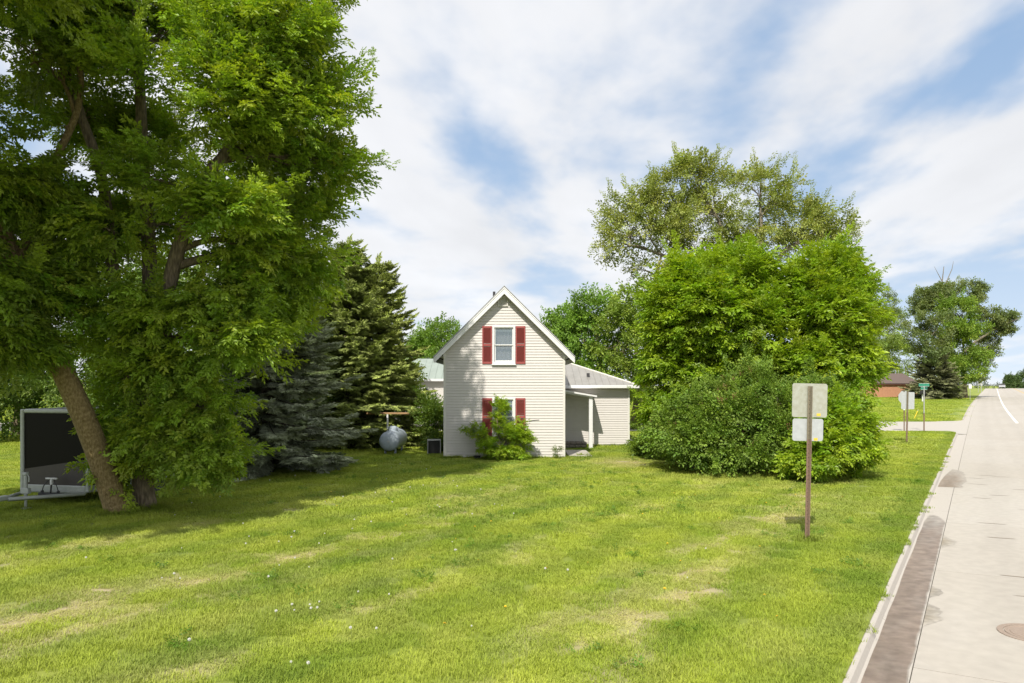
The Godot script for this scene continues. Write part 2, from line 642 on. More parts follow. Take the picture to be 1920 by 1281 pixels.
# A broadleaf tree. stems: [[points], base radius, tip radius, sides]; lobes: [centre, radii, clumps]; look: see defaults. Everything in world places.
func tree(called: String, label: String, category: String, group: String, base: Vector3, stems: Array, lobes: Array, look: Dictionary) -> Node3D:
	var r := RandomNumberGenerator.new()
	r.seed = look.get("seed", 1)
	var t := thing(called, label, category, base, 0.0, group)
	var bark: Material = look.get("bark", M.bark)
	for s in stems:
		var g := Geo.new()
		var pts := []
		var radii := []
		var path: Array = s[0]
		for k in path.size():
			pts.append(path[k] - base)
			var f := float(k) / maxi(path.size() - 1, 1)
			radii.append(lerpf(s[1], s[2], f))
		if look.has("flare") and s.size() > 3:
			g.trunk(pts, radii, nf, look.flare)
		elif look.has("flare"):
			g.trunk(pts, radii, nf, 0.0)
		else:
			if path.size() > 2 and s.size() > 3:
				radii[0] *= 1.4
			g.tube(pts, radii, 12)
		part("trunk" if s.size() > 3 else "limb", g, bark, t)
	var items := []
	var twigs := Geo.new()
	var n_twigs := 0
	var crown_mid := Vector3.ZERO
	for l in lobes:
		crown_mid += l[0] / lobes.size()
	var col: Color = look.get("col", Color(0.1, 0.17, 0.025)) * 1.75
	var col2: Color = look.get("col2", col * 1.35) * 1.75
	var size: float = look.get("size", 1.0)
	var rc: float = look.get("clump", 0.7)
	var per: int = look.get("per", 14)
	var flat: float = look.get("flat", 0.55)
	var droop: float = look.get("droop", 0.15)
	var inner: float = look.get("inner", 0.55)
	var tips: float = look.get("tips", 0.0)
	for l in lobes:
		var c: Vector3 = l[0]
		var rad: Vector3 = l[1]
		for k in 3:
			rad[k] = maxf(rad[k] - rc * (0.75 if k != 1 else 0.75 * flat) - 0.16 * size, rad[k] * look.get("keep", 0.5))
		var from := [base, 0.0]
		var best := INF
		var sr := 0.05
		for s in stems:
			var f := nearest_on(s[0], c, rad.y * 0.8)
			var d: float = f[0].distance_to(c)
			if d < best:
				best = d
				from = f
				sr = lerpf(s[1], s[2], f[1])
		var limb: Array = bend(from[0], c, 0.1 * best, r, 6)
		if best > 0.4 and look.get("limbs", true):
			var lg := Geo.new()
			var lp := []
			var lr := []
			for k in limb.size():
				lp.append(limb[k] - base)
				lr.append(lerpf(minf(sr * 0.7, 0.028 * best + 0.03), 0.02 * size, float(k) / (limb.size() - 1)))
			lg.tube(lp, lr, 7)
			part("limb", lg, bark, t)
		for i in int(l[2]):
			var d := rand_dir(r)
			if d.y < -0.45 and r.randf() < 0.6:
				d.y = -d.y
			var wob := 1.0 + 0.5 * nf.get_noise_3d(c.x * 40.0 + d.x * 90.0, c.y * 40.0 + d.y * 90.0, c.z * 40.0 + d.z * 90.0)
			var tt := lerpf(inner, 1.0, sqrt(r.randf())) * wob
			var p := c + d * rad * tt
			if p.y < look.get("floor", 0.25):
				p.y = look.get("floor", 0.25) + 0.3 * r.randf()
			var away := (p - crown_mid)
			away.y *= 0.5
			away = (away.normalized() + d * 0.8).normalized()
			var shade := r.randf()
			var cc := col.lerp(col2, clampf(shade * 0.7 + 0.3 * r.randf(), 0.0, 1.0))
			if n_twigs < look.get("twigs", 500):
				n_twigs += 1
				var o: Vector3 = limb[mini(limb.size() - 1, 2 + r.randi() % 5)]
				var b := bend(o, p, 0.06 * o.distance_to(p), r, 3)
				var bp := []
				for q in b:
					bp.append(q - base)
				var r0: float = 0.012 * size + 0.006 * o.distance_to(p)
				twigs.tube(bp, [r0, r0 * 0.8, r0 * 0.5, 0.004 * size], 5, false)
			var k := rc * r.randf_range(0.7, 1.3)
			if r.randf() < look.get("stray", 0.22):     # a stray shoot past the outline
				var sd := (d + Vector3(0, 0.35, 0) + rand_dir(r) * 0.5).normalized()
				for q in 5:
					var sp := p + sd * (k * 0.75 + 0.20 * size * q)
					items.append([Transform3D(shoot_basis(sd + rand_dir(r) * 0.4, Vector3.UP + rand_dir(r) * 0.4, size * (0.95 - 0.12 * q)), sp - base), cc * 1.1])
			for j in per:
				var q := rand_dir(r) * pow(r.randf(), 0.4)
				var pos := p + Vector3(q.x * k, q.y * k * flat, q.z * k)
				var grow := (away * 0.55 + Vector3(q.x, q.y * 0.5, q.z) * 0.8 + rand_dir(r) * 0.35 + Vector3(0, 0.15 - droop - 0.5 * droop * maxf(0.0, Vector2(q.x, q.z).length()), 0)).normalized()
				var up := (Vector3(0, 1, 0) + away * 0.45 + rand_dir(r) * 0.45).normalized()
				var br := r.randf_range(0.78, 1.18)
				if tips > 0.0 and r.randf() < tips and q.y > 0.1 and p.y > c.y:
					items.append([Transform3D(shoot_basis(Vector3(0.3 * q.x, 1, 0.3 * q.z), away, size * 0.55), pos - base + Vector3(0, 0.05, 0)), Color(0.27, 0.15, 0.075) * br])
					continue
				items.append([Transform3D(shoot_basis(grow, up, size * r.randf_range(0.65, 1.3)), pos - base), Color(cc.r * br * r.randf_range(0.9, 1.1), cc.g * br, cc.b * br)])
	if n_twigs > 0:
		part("twigs", twigs, bark, t).set_meta("kind", "stuff")
	# shuffle so that each variant of the shoot is spread over the crown
	for i in range(items.size() - 1, 0, -1):
		var j := r.randi() % (i + 1)
		var tmp = items[i]
		items[i] = items[j]
		items[j] = tmp
	plant_sprays("foliage", look.get("kind", "compound"), items, look.get("mat", M.leaf), t)
	return t


# A spruce: straight trunk, whorls of branches that sag and turn up at their ends, flat branchlets with needles.
func spruce(called: String, label: String, base: Vector3, height: float, radius: float, look: Dictionary) -> Node3D:
	var r := RandomNumberGenerator.new()
	r.seed = look.get("seed", 1)
	var t := thing(called, label, "tree", base, 0.0, look.get("group", ""))
	var g := Geo.new()
	g.tube([Vector3.ZERO, Vector3(0, height * 0.33, 0), Vector3(0.04, height * 0.66, 0), Vector3(0, height, 0)], [0.022 * height, 0.016 * height, 0.009 * height, 0.012], 9)
	part("trunk", g, M.bark_dark, t)
	var wood := Geo.new()
	var items := []
	var size: float = look.get("size", 1.0)
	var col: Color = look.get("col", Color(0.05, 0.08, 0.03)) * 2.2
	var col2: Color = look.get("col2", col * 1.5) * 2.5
	var y: float = look.get("start", 0.3)
	var step: float = look.get("step", 0.30)
	while y < height - 0.15:
		var f := y / height
		var len0 := radius * pow(1.0 - f, 0.82) * (1.0 if f > 0.08 else 0.85) + 0.12
		var n := 5 + r.randi() % 4
		var a0 := r.randf() * TAU
		for k in n:
			var a := a0 + TAU * k / n + r.randf_range(-0.3, 0.3)
			var ln := len0 * r.randf_range(0.62, 1.14)
			var out := Vector3(cos(a), 0, sin(a))
			var pitch := lerpf(-0.38, 0.55, f) + r.randf_range(-0.22, 0.16)
			var o := Vector3(0, y + r.randf_range(-0.5, 0.5) * step, 0)
			var pts := []
			for q in 5:
				var s := q / 4.0
				pts.append(o + out * ln * s + Vector3(0, ln * (pitch * s + 0.22 * s * s * (1.0 - f)), 0))
			wood.tube(pts, [0.010 * ln + 0.006, 0.009 * ln + 0.004, 0.006 * ln + 0.003, 0.004 * ln + 0.002, 0.003], 5, false)
			var m := int(ceil(ln / (0.17 * size)))
			for q in m:
				var s := lerpf(0.16, 1.0, (q + r.randf() * 0.8) / m)
				var p: Vector3 = o + out * ln * s + Vector3(0, ln * (pitch * s + 0.22 * s * s * (1.0 - f)), 0)
				for w in (3 if s < 0.85 else 2):
					var sg := 1.0 if w == 0 else -1.0
					var side := out.cross(Vector3.UP) * sg
					var dir := (out * r.randf_range(0.5, 0.9) + side * r.randf_range(0.35, 0.9) * (1.0 - 0.6 * s) + Vector3(0, -0.12 + pitch * 0.5 - (0.35 * r.randf() if w == 2 else 0.0), 0))
					if s > 0.85:
						dir = out + side * r.randf_range(0.0, 0.4) + Vector3(0, pitch + 0.25, 0)
					var up := (Vector3(0, 1, 0) + rand_dir(r) * 0.3).normalized()
					var b := r.randf_range(0.75, 1.2)
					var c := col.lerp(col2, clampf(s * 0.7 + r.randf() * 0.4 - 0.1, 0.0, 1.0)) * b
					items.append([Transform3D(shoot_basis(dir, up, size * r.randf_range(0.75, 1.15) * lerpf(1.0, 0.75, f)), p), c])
		y += step * r.randf_range(0.75, 1.25) * (1.0 - 0.35 * f)
	for k in 6:
		items.append([Transform3D(shoot_basis(Vector3(0.3 * cos(k), 1, 0.3 * sin(k)), Vector3(cos(k), 0.2, sin(k)), size * 0.6), Vector3(0, height - 0.1 * k, 0)), col2])
	part("branches", wood, M.bark_dark, t).set_meta("kind", "stuff")
	for i in range(items.size() - 1, 0, -1):
		var j := r.randi() % (i + 1)
		var tmp = items[i]
		items[i] = items[j]
		items[j] = tmp
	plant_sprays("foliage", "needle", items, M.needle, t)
	return t


# Grass: patches of blades, several variants, each patch with the colour of the lawn where it grows.
func blade_patch(k: int, w: float, blades: int, tall: float, broad: float) -> ArrayMesh:
	var r := RandomNumberGenerator.new()
	r.seed = 900 + k
	var g := Geo.new()
	g.colored = true
	for i in blades:
		var o := Vector3(r.randf_range(-0.5, 0.5) * w, -0.01, r.randf_range(-0.5, 0.5) * w)
		var a := r.randf() * TAU
		var lean := Vector3(cos(a), 0, sin(a))
		var side := Vector3(-lean.z, 0, lean.x) * broad * 0.5
		var h := tall * r.randf_range(0.45, 1.25)
		var out := h * r.randf_range(0.3, 1.2)
		var m := o + Vector3(0, h * 0.6, 0) + lean * out * 0.35
		var e := o + Vector3(0, h * r.randf_range(0.75, 1.0), 0) + lean * out
		var b := r.randf_range(0.65, 1.3)
		var yel := r.randf()
		var c := Color(b, b, b * 0.9)
		if yel > 0.93:
			c = Color(b * 1.9, b * 1.45, b * 2.2)
		var nn := side.cross(m - o).normalized()
		var ne := side.cross(e - m).normalized()
		if nn.y < 0.0:
			nn = -nn
		if ne.y < 0.0:
			ne = -ne
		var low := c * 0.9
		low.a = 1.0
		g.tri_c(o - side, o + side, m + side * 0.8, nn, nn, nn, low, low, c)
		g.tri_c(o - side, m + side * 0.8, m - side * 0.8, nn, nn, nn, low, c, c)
		g.tri_c(m - side * 0.8, m + side * 0.8, e, ne, ne, ne, c, c, c)
	return g.mesh()


# taller untrimmed grass where a mower does not reach
func tall_grass(called: String, spots: Array, parent: Node3D) -> void:
	var r := RandomNumberGenerator.new()
	r.seed = 66
	var mm := MultiMesh.new()
	mm.transform_format = MultiMesh.TRANSFORM_3D
	mm.use_colors = true
	mm.mesh = blade_patch(40, 0.22, 70, 0.13, 0.008)
	mm.instance_count = spots.size()
	for i in spots.size():
		var p: Vector2 = spots[i]
		mm.set_instance_transform(i, Transform3D(Basis(Vector3.UP, r.randf() * TAU).scaled(Vector3(1, r.randf_range(0.5, 1.4), 1)), at(p.x, p.y, 0.0)))
		var c := lawn(p.x, p.y) * r.randf_range(0.75, 1.0)
		c.a = 1.0
		mm.set_instance_color(i, c)
	var o := MultiMeshInstance3D.new()
	o.multimesh = mm
	o.material_override = M.grass
	o.name = called
	parent.add_child(o, true)
	o.set_meta("kind", "stuff")


func free_of_grass(x: float, z: float, pad: float) -> bool:
	if x > kerb_x(z) - corner_cut(z) - pad:
		return false
	if z > 43.9 - pad and z < 53.6 + pad:
		return false
	if x > -2.55 and x < 2.0 and z > 27.3 and z < 36.0:
		return false
	if x > 0.5 and x < 5.5 and z > 33.1 and z < 41.0:
		return false
	if x > 2.0 and x < 3.1 and z > 27.9 and z < 33.2:
		return false
	return true


func grow_grass(called: String, parent: Node3D, z0: float, z1: float, cell: float, blades: int, tall: float, broad: float, sd: int, edge := false) -> void:
	var r := RandomNumberGenerator.new()
	r.seed = sd
	var spots := []
	var z := z0
	while z < z1:
		var x := -0.78 * z - 1.5
		var pad := (0.55 if cell < 0.6 else 0.75) * cell
		while x < kerb_x(z):
			var px := x + r.randf_range(-0.5, 0.5) * cell
			var pz := z + r.randf_range(-0.5, 0.5) * cell
			if free_of_grass(px, pz, pad):
				spots.append(Vector2(px, pz))
			x += cell
		z += cell
	if edge:
		spots.clear()
		z = z0
		while z < z1:
			for k in 5:
				spots.append(Vector2(kerb_x(z) - corner_cut(z) - 0.085 - 0.30 * (k + r.randf()) / 5.0 - 0.06 * (0.5 + 0.5 * nz.get_noise_2d(z * 130.0, 5.0)), z + r.randf_range(-0.1, 0.1)))
			z += cell
	for k in 4:
		var mm := MultiMesh.new()
		mm.transform_format = MultiMesh.TRANSFORM_3D
		mm.use_colors = true
		mm.mesh = blade_patch(k + sd, cell * 1.5, blades, tall, broad)
		var mine := []
		for i in range(k, spots.size(), 4):
			mine.append(spots[i])
		mm.instance_count = mine.size()
		for i in mine.size():
			var p: Vector2 = mine[i]
			var d := dryness(p.x, p.y)
			var hgt := lerpf(1.0, 0.3, clampf(d * 1.3 - 0.15, 0.0, 1.0)) * r.randf_range(0.8, 1.2) * (1.0 + 0.35 * nz.get_noise_2d(p.x * 45.0 + 500.0, p.y * 45.0))
			mm.set_instance_transform(i, Transform3D(Basis(Vector3.UP, r.randf() * TAU).scaled(Vector3(1, hgt, 1)), at(p.x, p.y, 0.005)))
			var c := lawn(p.x, p.y) * r.randf_range(0.9, 1.12)
			c.a = 1.0
			mm.set_instance_color(i, c)
		var o := MultiMeshInstance3D.new()
		o.multimesh = mm
		o.material_override = M.grass
		o.name = called if k == 0 else "%s_%03d" % [called, k]
		parent.add_child(o, true)
		o.set_meta("kind", "stuff")


# ---------------------------------------------------------------- sky: thin streaky cloud over blue, as a computed panorama
func cloud_sky() -> Texture2D:
	var full := sky_rect(1024, 512, 0, 0, 1024, 512)
	full.resize(4096, 2048, Image.INTERPOLATE_BILINEAR)
	var right := sky_rect(4096, 2048, 0, 560, 500, 475)
	var left := sky_rect(4096, 2048, 3596, 560, 500, 475)
	full.blit_rect(right, Rect2i(0, 0, 500, 475), Vector2i(0, 560))
	full.blit_rect(left, Rect2i(0, 0, 500, 475), Vector2i(3596, 560))
	return ImageTexture.create_from_image(full)


# a part of the panorama of w by h pixels: the rectangle of nw by nh pixels from (i0, j0)
func sky_rect(w: int, h: int, i0: int, j0: int, nw: int, nh: int) -> Image:
	var f1 := FastNoiseLite.new()
	f1.seed = 41
	f1.frequency = 0.01
	f1.fractal_octaves = 6
	f1.fractal_gain = 0.58
	var f2 := FastNoiseLite.new()
	f2.seed = 12
	f2.frequency = 0.01
	f2.fractal_octaves = 3
	# openings in the cloud: direction (right, up, ahead = 1), half-widths, turn, depth
	var gaps := [
		[-0.029, 0.294, 0.036, 0.115, 0.62, 1.0], [0.345, 0.462, 0.038, 0.15, -0.51, 0.95], [0.55, 0.375, 0.034, 0.24, -0.915, 1.15], [-0.186, 0.219, 0.065, 0.024, -0.42, 0.95], [0.046, 0.151, 0.055, 0.022, -0.7, 0.75],
		[0.62, 0.09, 0.20, 0.085, 0.0, 1.7], [-0.12, 0.362, 0.08, 0.03, -0.6, 0.4], [-0.23, 0.487, 0.06, 0.04, 0.0, 0.55], [0.66, 0.43, 0.05, 0.10, -0.8, 1.0],
		[-0.75, 0.35, 0.14, 0.08, 0.3, 0.8], [1.1, 0.3, 0.2, 0.12, -0.4, 0.9],
	]
	var zen := Color(0.23, 0.375, 0.61)
	var low := Color(0.60, 0.74, 0.90)
	var cl := Color(0.90, 0.905, 0.925)
	var data := PackedByteArray()
	data.resize(nw * nh * 4 * 4)
	var ca := cos(0.13)
	var sa := sin(0.13)
	var o := 0
	for j in range(j0, j0 + nh):
		var el := (0.5 - (j + 0.5) / h) * PI
		var dy := sin(el)
		var ce := cos(el)
		if el < -0.02:
			for i in nw:
				data.encode_float(o, 0.36); data.encode_float(o + 4, 0.38); data.encode_float(o + 8, 0.36); data.encode_float(o + 12, 1.0)
				o += 16
			continue
		var yy := maxf(dy, 0.0) + 0.06
		var base := zen.lerp(low, pow(1.0 - clampf(dy, 0.0, 1.0), 3.5))
		var haze := exp(-maxf(dy, 0.0) * 14.0)
		for i in range(i0, i0 + nw):
			var az := (i + 0.5) / w * TAU
			var dx := sin(az) * ce
			var dz := cos(az) * ce
			var px := (dx * ca - dz * sa) / yy
			var pz := (dx * sa + dz * ca) / yy
			var wx := 14.0 * f2.get_noise_2d(px * 30.0, pz * 12.0)
			var d := 0.84 + 0.62 * f1.get_noise_2d(px * 62.0 + wx, pz * 26.0) + 0.42 * f1.get_noise_2d(px * 170.0 + wx * 3.0, pz * 105.0 + 50.0)
			if dz > 0.3:
				var tx := dx / dz
				var ty := dy / dz
				tx += 0.045 * f1.get_noise_2d(px * 75.0 + 900.0, pz * 45.0)
				ty += 0.045 * f1.get_noise_2d(px * 75.0 + 300.0, pz * 45.0)
				for q in gaps:
					var ax: float = tx - q[0]
					var ay: float = ty - q[1]
					if absf(ax) < 0.5 and absf(ay) < 0.4:
						var c4 := cos(q[4])
						var s4 := sin(q[4])
						var u: float = (ax * c4 + ay * s4) / q[2]
						var v: float = (ay * c4 - ax * s4) / q[3]
						d -= 0.48 * q[5] * exp(-(u * u + v * v) * 0.6)
			d = clampf((d - 0.06) / 0.84, 0.0, 1.0)
			d = d * d * (3.0 - 2.0 * d)
			var thick := 0.92 + 0.16 * f1.get_noise_2d(px * 60.0 + 500.0, pz * 22.0)
			var c := base.lerp(cl * thick, d * 0.94)
			c = c.lerp(Color(0.80, 0.86, 0.92), haze * 0.55)
			data.encode_float(o, c.r); data.encode_float(o + 4, c.g); data.encode_float(o + 8, c.b); data.encode_float(o + 12, 1.0)
			o += 16
	return Image.create_from_data(nw, nh, false, Image.FORMAT_RGBAF, data)


# ---------------------------------------------------------------- setting
func build_ground() -> void:
	var rows := []
	for k in 8:
		rows.append(-16.0 + 2.6 * k)
	var z := 5.0
	while z < 26.0:
		rows.append(z)
		z += 0.34
	while z < 43.5:
		rows.append(z)
		z += 0.45
	rows.append_array([43.7, 43.94, 43.95, 44.5, 49.0, 53.0, 53.6, 53.61, 54.0, 54.6, 55.3, 56.0, 56.8, 57.5])
	z = 58.5
	while z < 130.0:
		rows.append(z)
		z += 1.6
	while z < 300.0:
		rows.append(z)
		z += 7.0
	while z < 9000.0:
		rows.append(z)
		z *= 1.35
	var cols := [-6000.0, -900.0, -200.0, -60.0, -25.0, -17.41, -17.4, -8.0, -0.02, 0.0, 0.12]
	var cc := 0.4
	while cc < 24.0:
		cols.append(cc)
		cc += 0.36
	while cc < 6500.0:
		cols.append(cc)
		cc *= 1.14
	var g := Geo.new()
	g.colored = true
	var pts := []
	var cs := []
	for zz in rows:
		var line := []
		var lc := []
		for c in cols:
			var x: float = kerb_x(zz) - c - (corner_cut(zz) * exp(-c / 2.5) if c >= 0.0 else 0.0)
			var y := gnd(x, zz)
			if c < 0.0 and c > -17.405:
				y -= 0.32
			elif zz > 43.945 and zz < 53.605:
				y -= 0.32
			line.append(Vector3(x, y, -zz))
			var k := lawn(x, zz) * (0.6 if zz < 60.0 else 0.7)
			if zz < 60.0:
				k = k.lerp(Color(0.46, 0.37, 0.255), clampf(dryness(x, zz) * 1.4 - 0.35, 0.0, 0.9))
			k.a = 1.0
			lc.append(k)
		pts.append(line)
		cs.append(lc)
	var ns := []
	for j in rows.size():
		var line := []
		for i in cols.size():
			var a: Vector3 = pts[mini(j + 1, rows.size() - 1)][i] - pts[maxi(j - 1, 0)][i]
			var b: Vector3 = pts[j][mini(i + 1, cols.size() - 1)] - pts[j][maxi(i - 1, 0)]
			var nn := a.cross(b).normalized()
			if nn.y < 0.0:
				nn = -nn
			line.append(nn if nn.y > 0.7 else Vector3.UP)
		ns.append(line)
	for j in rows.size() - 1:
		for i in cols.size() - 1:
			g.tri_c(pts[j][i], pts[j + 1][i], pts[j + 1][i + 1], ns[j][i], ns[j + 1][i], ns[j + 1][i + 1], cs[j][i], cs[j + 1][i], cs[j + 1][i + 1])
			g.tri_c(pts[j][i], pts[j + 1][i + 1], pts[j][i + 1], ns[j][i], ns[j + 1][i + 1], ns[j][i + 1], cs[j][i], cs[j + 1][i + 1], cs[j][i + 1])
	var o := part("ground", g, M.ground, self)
	o.set_meta("kind", "structure")


# how clean the concrete is: wheel paths, drips down the middle of a lane, blotches
func wear(u: float, z: float) -> Color:
	var lane := fposmod(u - 0.5, 3.55)
	var k := nf.get_noise_2d(u * 30.0, z * 9.0)
	var k2 := nf.get_noise_2d(u * 160.0, z * 60.0 + 700.0)
	var w := 1.0 - 0.07 * exp(-pow((lane - 0.95) / 0.35, 2.0)) - 0.07 * exp(-pow((lane - 2.6) / 0.35, 2.0)) - 0.09 * exp(-pow((lane - 1.8) / 0.2, 2.0)) * (0.6 + k)
	w += 0.07 * k + 0.045 * k2
	return Color(w, w * (0.995 + 0.01 * k), w * (0.985 + 0.02 * k), 1.0)


func sheet(u0: float, u1: float, z0: float, z1: float, nu: int, zn: int, up: float, skirt := 0.0) -> Geo:
	var g := Geo.new()
	g.colored = true
	for j in zn:
		for i in nu:
			var a := lerpf(u0, u1, float(i) / nu)
			var b := lerpf(u0, u1, float(i + 1) / nu)
			var c := lerpf(z0, z1, float(j) / zn)
			var d := lerpf(z0, z1, float(j + 1) / zn)
			var q := [road_at(a, c, up), road_at(a, d, up), road_at(b, d, up), road_at(b, c, up)]
			var w := [wear(a, c), wear(a, d), wear(b, d), wear(b, c)] if up < 0.001 else [Color.WHITE, Color.WHITE, Color.WHITE, Color.WHITE]
			g.tri_c(q[0], q[1], q[2], Vector3.UP, Vector3.UP, Vector3.UP, w[0], w[1], w[2])
			g.tri_c(q[0], q[2], q[3], Vector3.UP, Vector3.UP, Vector3.UP, w[0], w[2], w[3])
	if skirt > 0.0:
		var dn := Vector3(0, -skirt, 0)
		for i in nu:
			var a := lerpf(u0, u1, float(i) / nu)
			var b := lerpf(u0, u1, float(i + 1) / nu)
			g.quad(road_at(a, z0, up), road_at(b, z0, up), road_at(b, z0, up) + dn, road_at(a, z0, up) + dn, Vector3(0, 0, 1))
			g.quad(road_at(a, z1, up), road_at(b, z1, up), road_at(b, z1, up) + dn, road_at(a, z1, up) + dn, Vector3(0, 0, -1))
		for j in zn:
			var c := lerpf(z0, z1, float(j) / zn)
			var d := lerpf(z0, z1, float(j + 1) / zn)
			g.quad(road_at(u0, c, up), road_at(u0, d, up), road_at(u0, d, up) + dn, road_at(u0, c, up) + dn, Vector3(-1, 0, 0))
			g.quad(road_at(u1, c, up), road_at(u1, d, up), road_at(u1, d, up) + dn, road_at(u1, c, up) + dn, Vector3(1, 0, 0))
	return g


func kerb_piece(z0: float, z1: float, n: int) -> Geo:
	var g := Geo.new()
	var us := KERB_U
	var ys := KERB_Y
	for j in n:
		var a := lerpf(z0, z1, float(j) / n)
		var b := lerpf(z0, z1, float(j + 1) / n)
		for i in us.size() - 1:
			var p := road_at(us[i], a)
			var q := road_at(us[i], b)
			var r2 := road_at(us[i + 1], b)
			var s := road_at(us[i + 1], a)
			p.y = rise(-p.z) + ys[i]
			q.y = rise(-q.z) + ys[i]
			r2.y = rise(-r2.z) + ys[i + 1]
			s.y = rise(-s.z) + ys[i + 1]
			g.quad(p, q, r2, s, Vector3(0.3, 1, 0))
		for e in [[us[0], ys[0], Vector3(-1, 0, 0)], [us[7], ys[7], Vector3(1, 0, 0)]]:
			var p := road_at(e[0], a)
			var q := road_at(e[0], b)
			p.y = rise(-p.z) + e[1]
			q.y = rise(-q.z) + e[1]
			g.quad(p, q, q - Vector3(0, 0.2, 0), p - Vector3(0, 0.2, 0), e[2])
	for e in [[z0, Vector3(0, 0, 1)], [z1, Vector3(0, 0, -1)]]:
		for i in us.size() - 1:
			var p := road_at(us[i], e[0])
			var s := road_at(us[i + 1], e[0])
			p.y = rise(-p.z) + ys[i]
			s.y = rise(-s.z) + ys[i + 1]
			g.quad(p, s, s - Vector3(0, 0.2, 0), p - Vector3(0, 0.2, 0), e[1])
	return g


# a thin stain following the gutter and the road: edges(z) gives its left and right side; it dries out towards its rim where soft
func stain(z0: float, z1: float, nz_: int, edges: Callable, up: float, wet: Color, dry: Color, soft_side: float, soft_end: float) -> Geo:
	var g := Geo.new()
	g.colored = true
	var nu := 16
	for j in nz_:
		var za := lerpf(z0, z1, float(j) / nz_)
		var zb := lerpf(z0, z1, float(j + 1) / nz_)
		var ea: Vector2 = edges.call(za)
		var eb: Vector2 = edges.call(zb)
		if ea.y - ea.x < 0.005 and eb.y - eb.x < 0.005:
			continue
		for i in nu:
			var q := []
			var cs := []
			for e in [[ea, za, i], [eb, zb, i], [eb, zb, i + 1], [ea, za, i + 1]]:
				var u := lerpf(e[0].x, e[0].y, float(e[2]) / nu)
				q.append(road_at(u, e[1], up))
				var k := 0.5 + 0.5 * nf.get_noise_2d(u * 260.0, e[1] * 90.0)
				var side := clampf((e[0].y - u) / maxf(soft_side, 0.001), 0.0, 1.0)
				var end := clampf((z1 - e[1]) / maxf(soft_end, 0.001) + 0.6 * (k - 0.5), 0.0, 1.0)
				var c := dry.lerp(wet, minf(side * (0.75 + 0.5 * k), 1.0) * end)
				c *= 0.78 + 0.44 * (0.5 + 0.5 * nf.get_noise_2d(u * 90.0 + 400.0, e[1] * 22.0)) + 0.06 * (k - 0.5)
				c.a = 1.0
				cs.append(c)
			g.tri_c(q[0], q[1], q[2], Vector3.UP, Vector3.UP, Vector3.UP, cs[0], cs[1], cs[2])
			g.tri_c(q[0], q[2], q[3], Vector3.UP, Vector3.UP, Vector3.UP, cs[0], cs[2], cs[3])
	return g


func wet_edges(z: float) -> Vector2:
	var k := nf.get_noise_2d(z * 60.0, 5.0)
	var k2 := nf.get_noise_2d(z * 150.0, 90.0)
	var end := clampf((16.2 - z) / 0.8, 0.0, 1.0)
	var left := 0.118 + 0.012 * k + 0.05 * (1.0 - end)
	return Vector2(left, lerpf(left + 0.01, 0.492 + 0.02 * k2, pow(end, 0.4)))


func damp_edges(z: float) -> Vector2:
	var k2 := 0.05 * nf.get_noise_2d(z * 170.0, 33.0) + 0.06 * nf.get_noise_2d(z * 900.0, 63.0)
	var w := 0.25 * exp(-pow((z - 13.6) / 0.42, 2.0)) + 0.20 * exp(-pow((z - 10.35) / 0.22, 2.0)) + 0.21 * exp(-pow((z - 9.35) / 0.40, 4.0))
	return Vector2(0.509, 0.509 + (maxf(w - 0.03 + k2 * clampf(w * 8.0, 0.0, 1.0), 0.0)))


func patch_edges(z: float) -> Vector2:
	var t := (z - 20.6) / 4.3
	var bulge := sqrt(maxf(0.0, 1.0 - pow(absf(2.0 * t - 0.75) / 1.25, 2.6)))
	var k := 0.08 * nf.get_noise_2d(z * 90.0, 60.0) + 0.06 * nf.get_noise_2d(z * 400.0, 60.0)
	return Vector2(0.118 + 0.22 * t * t, 0.30 + (0.44 + k) * bulge)


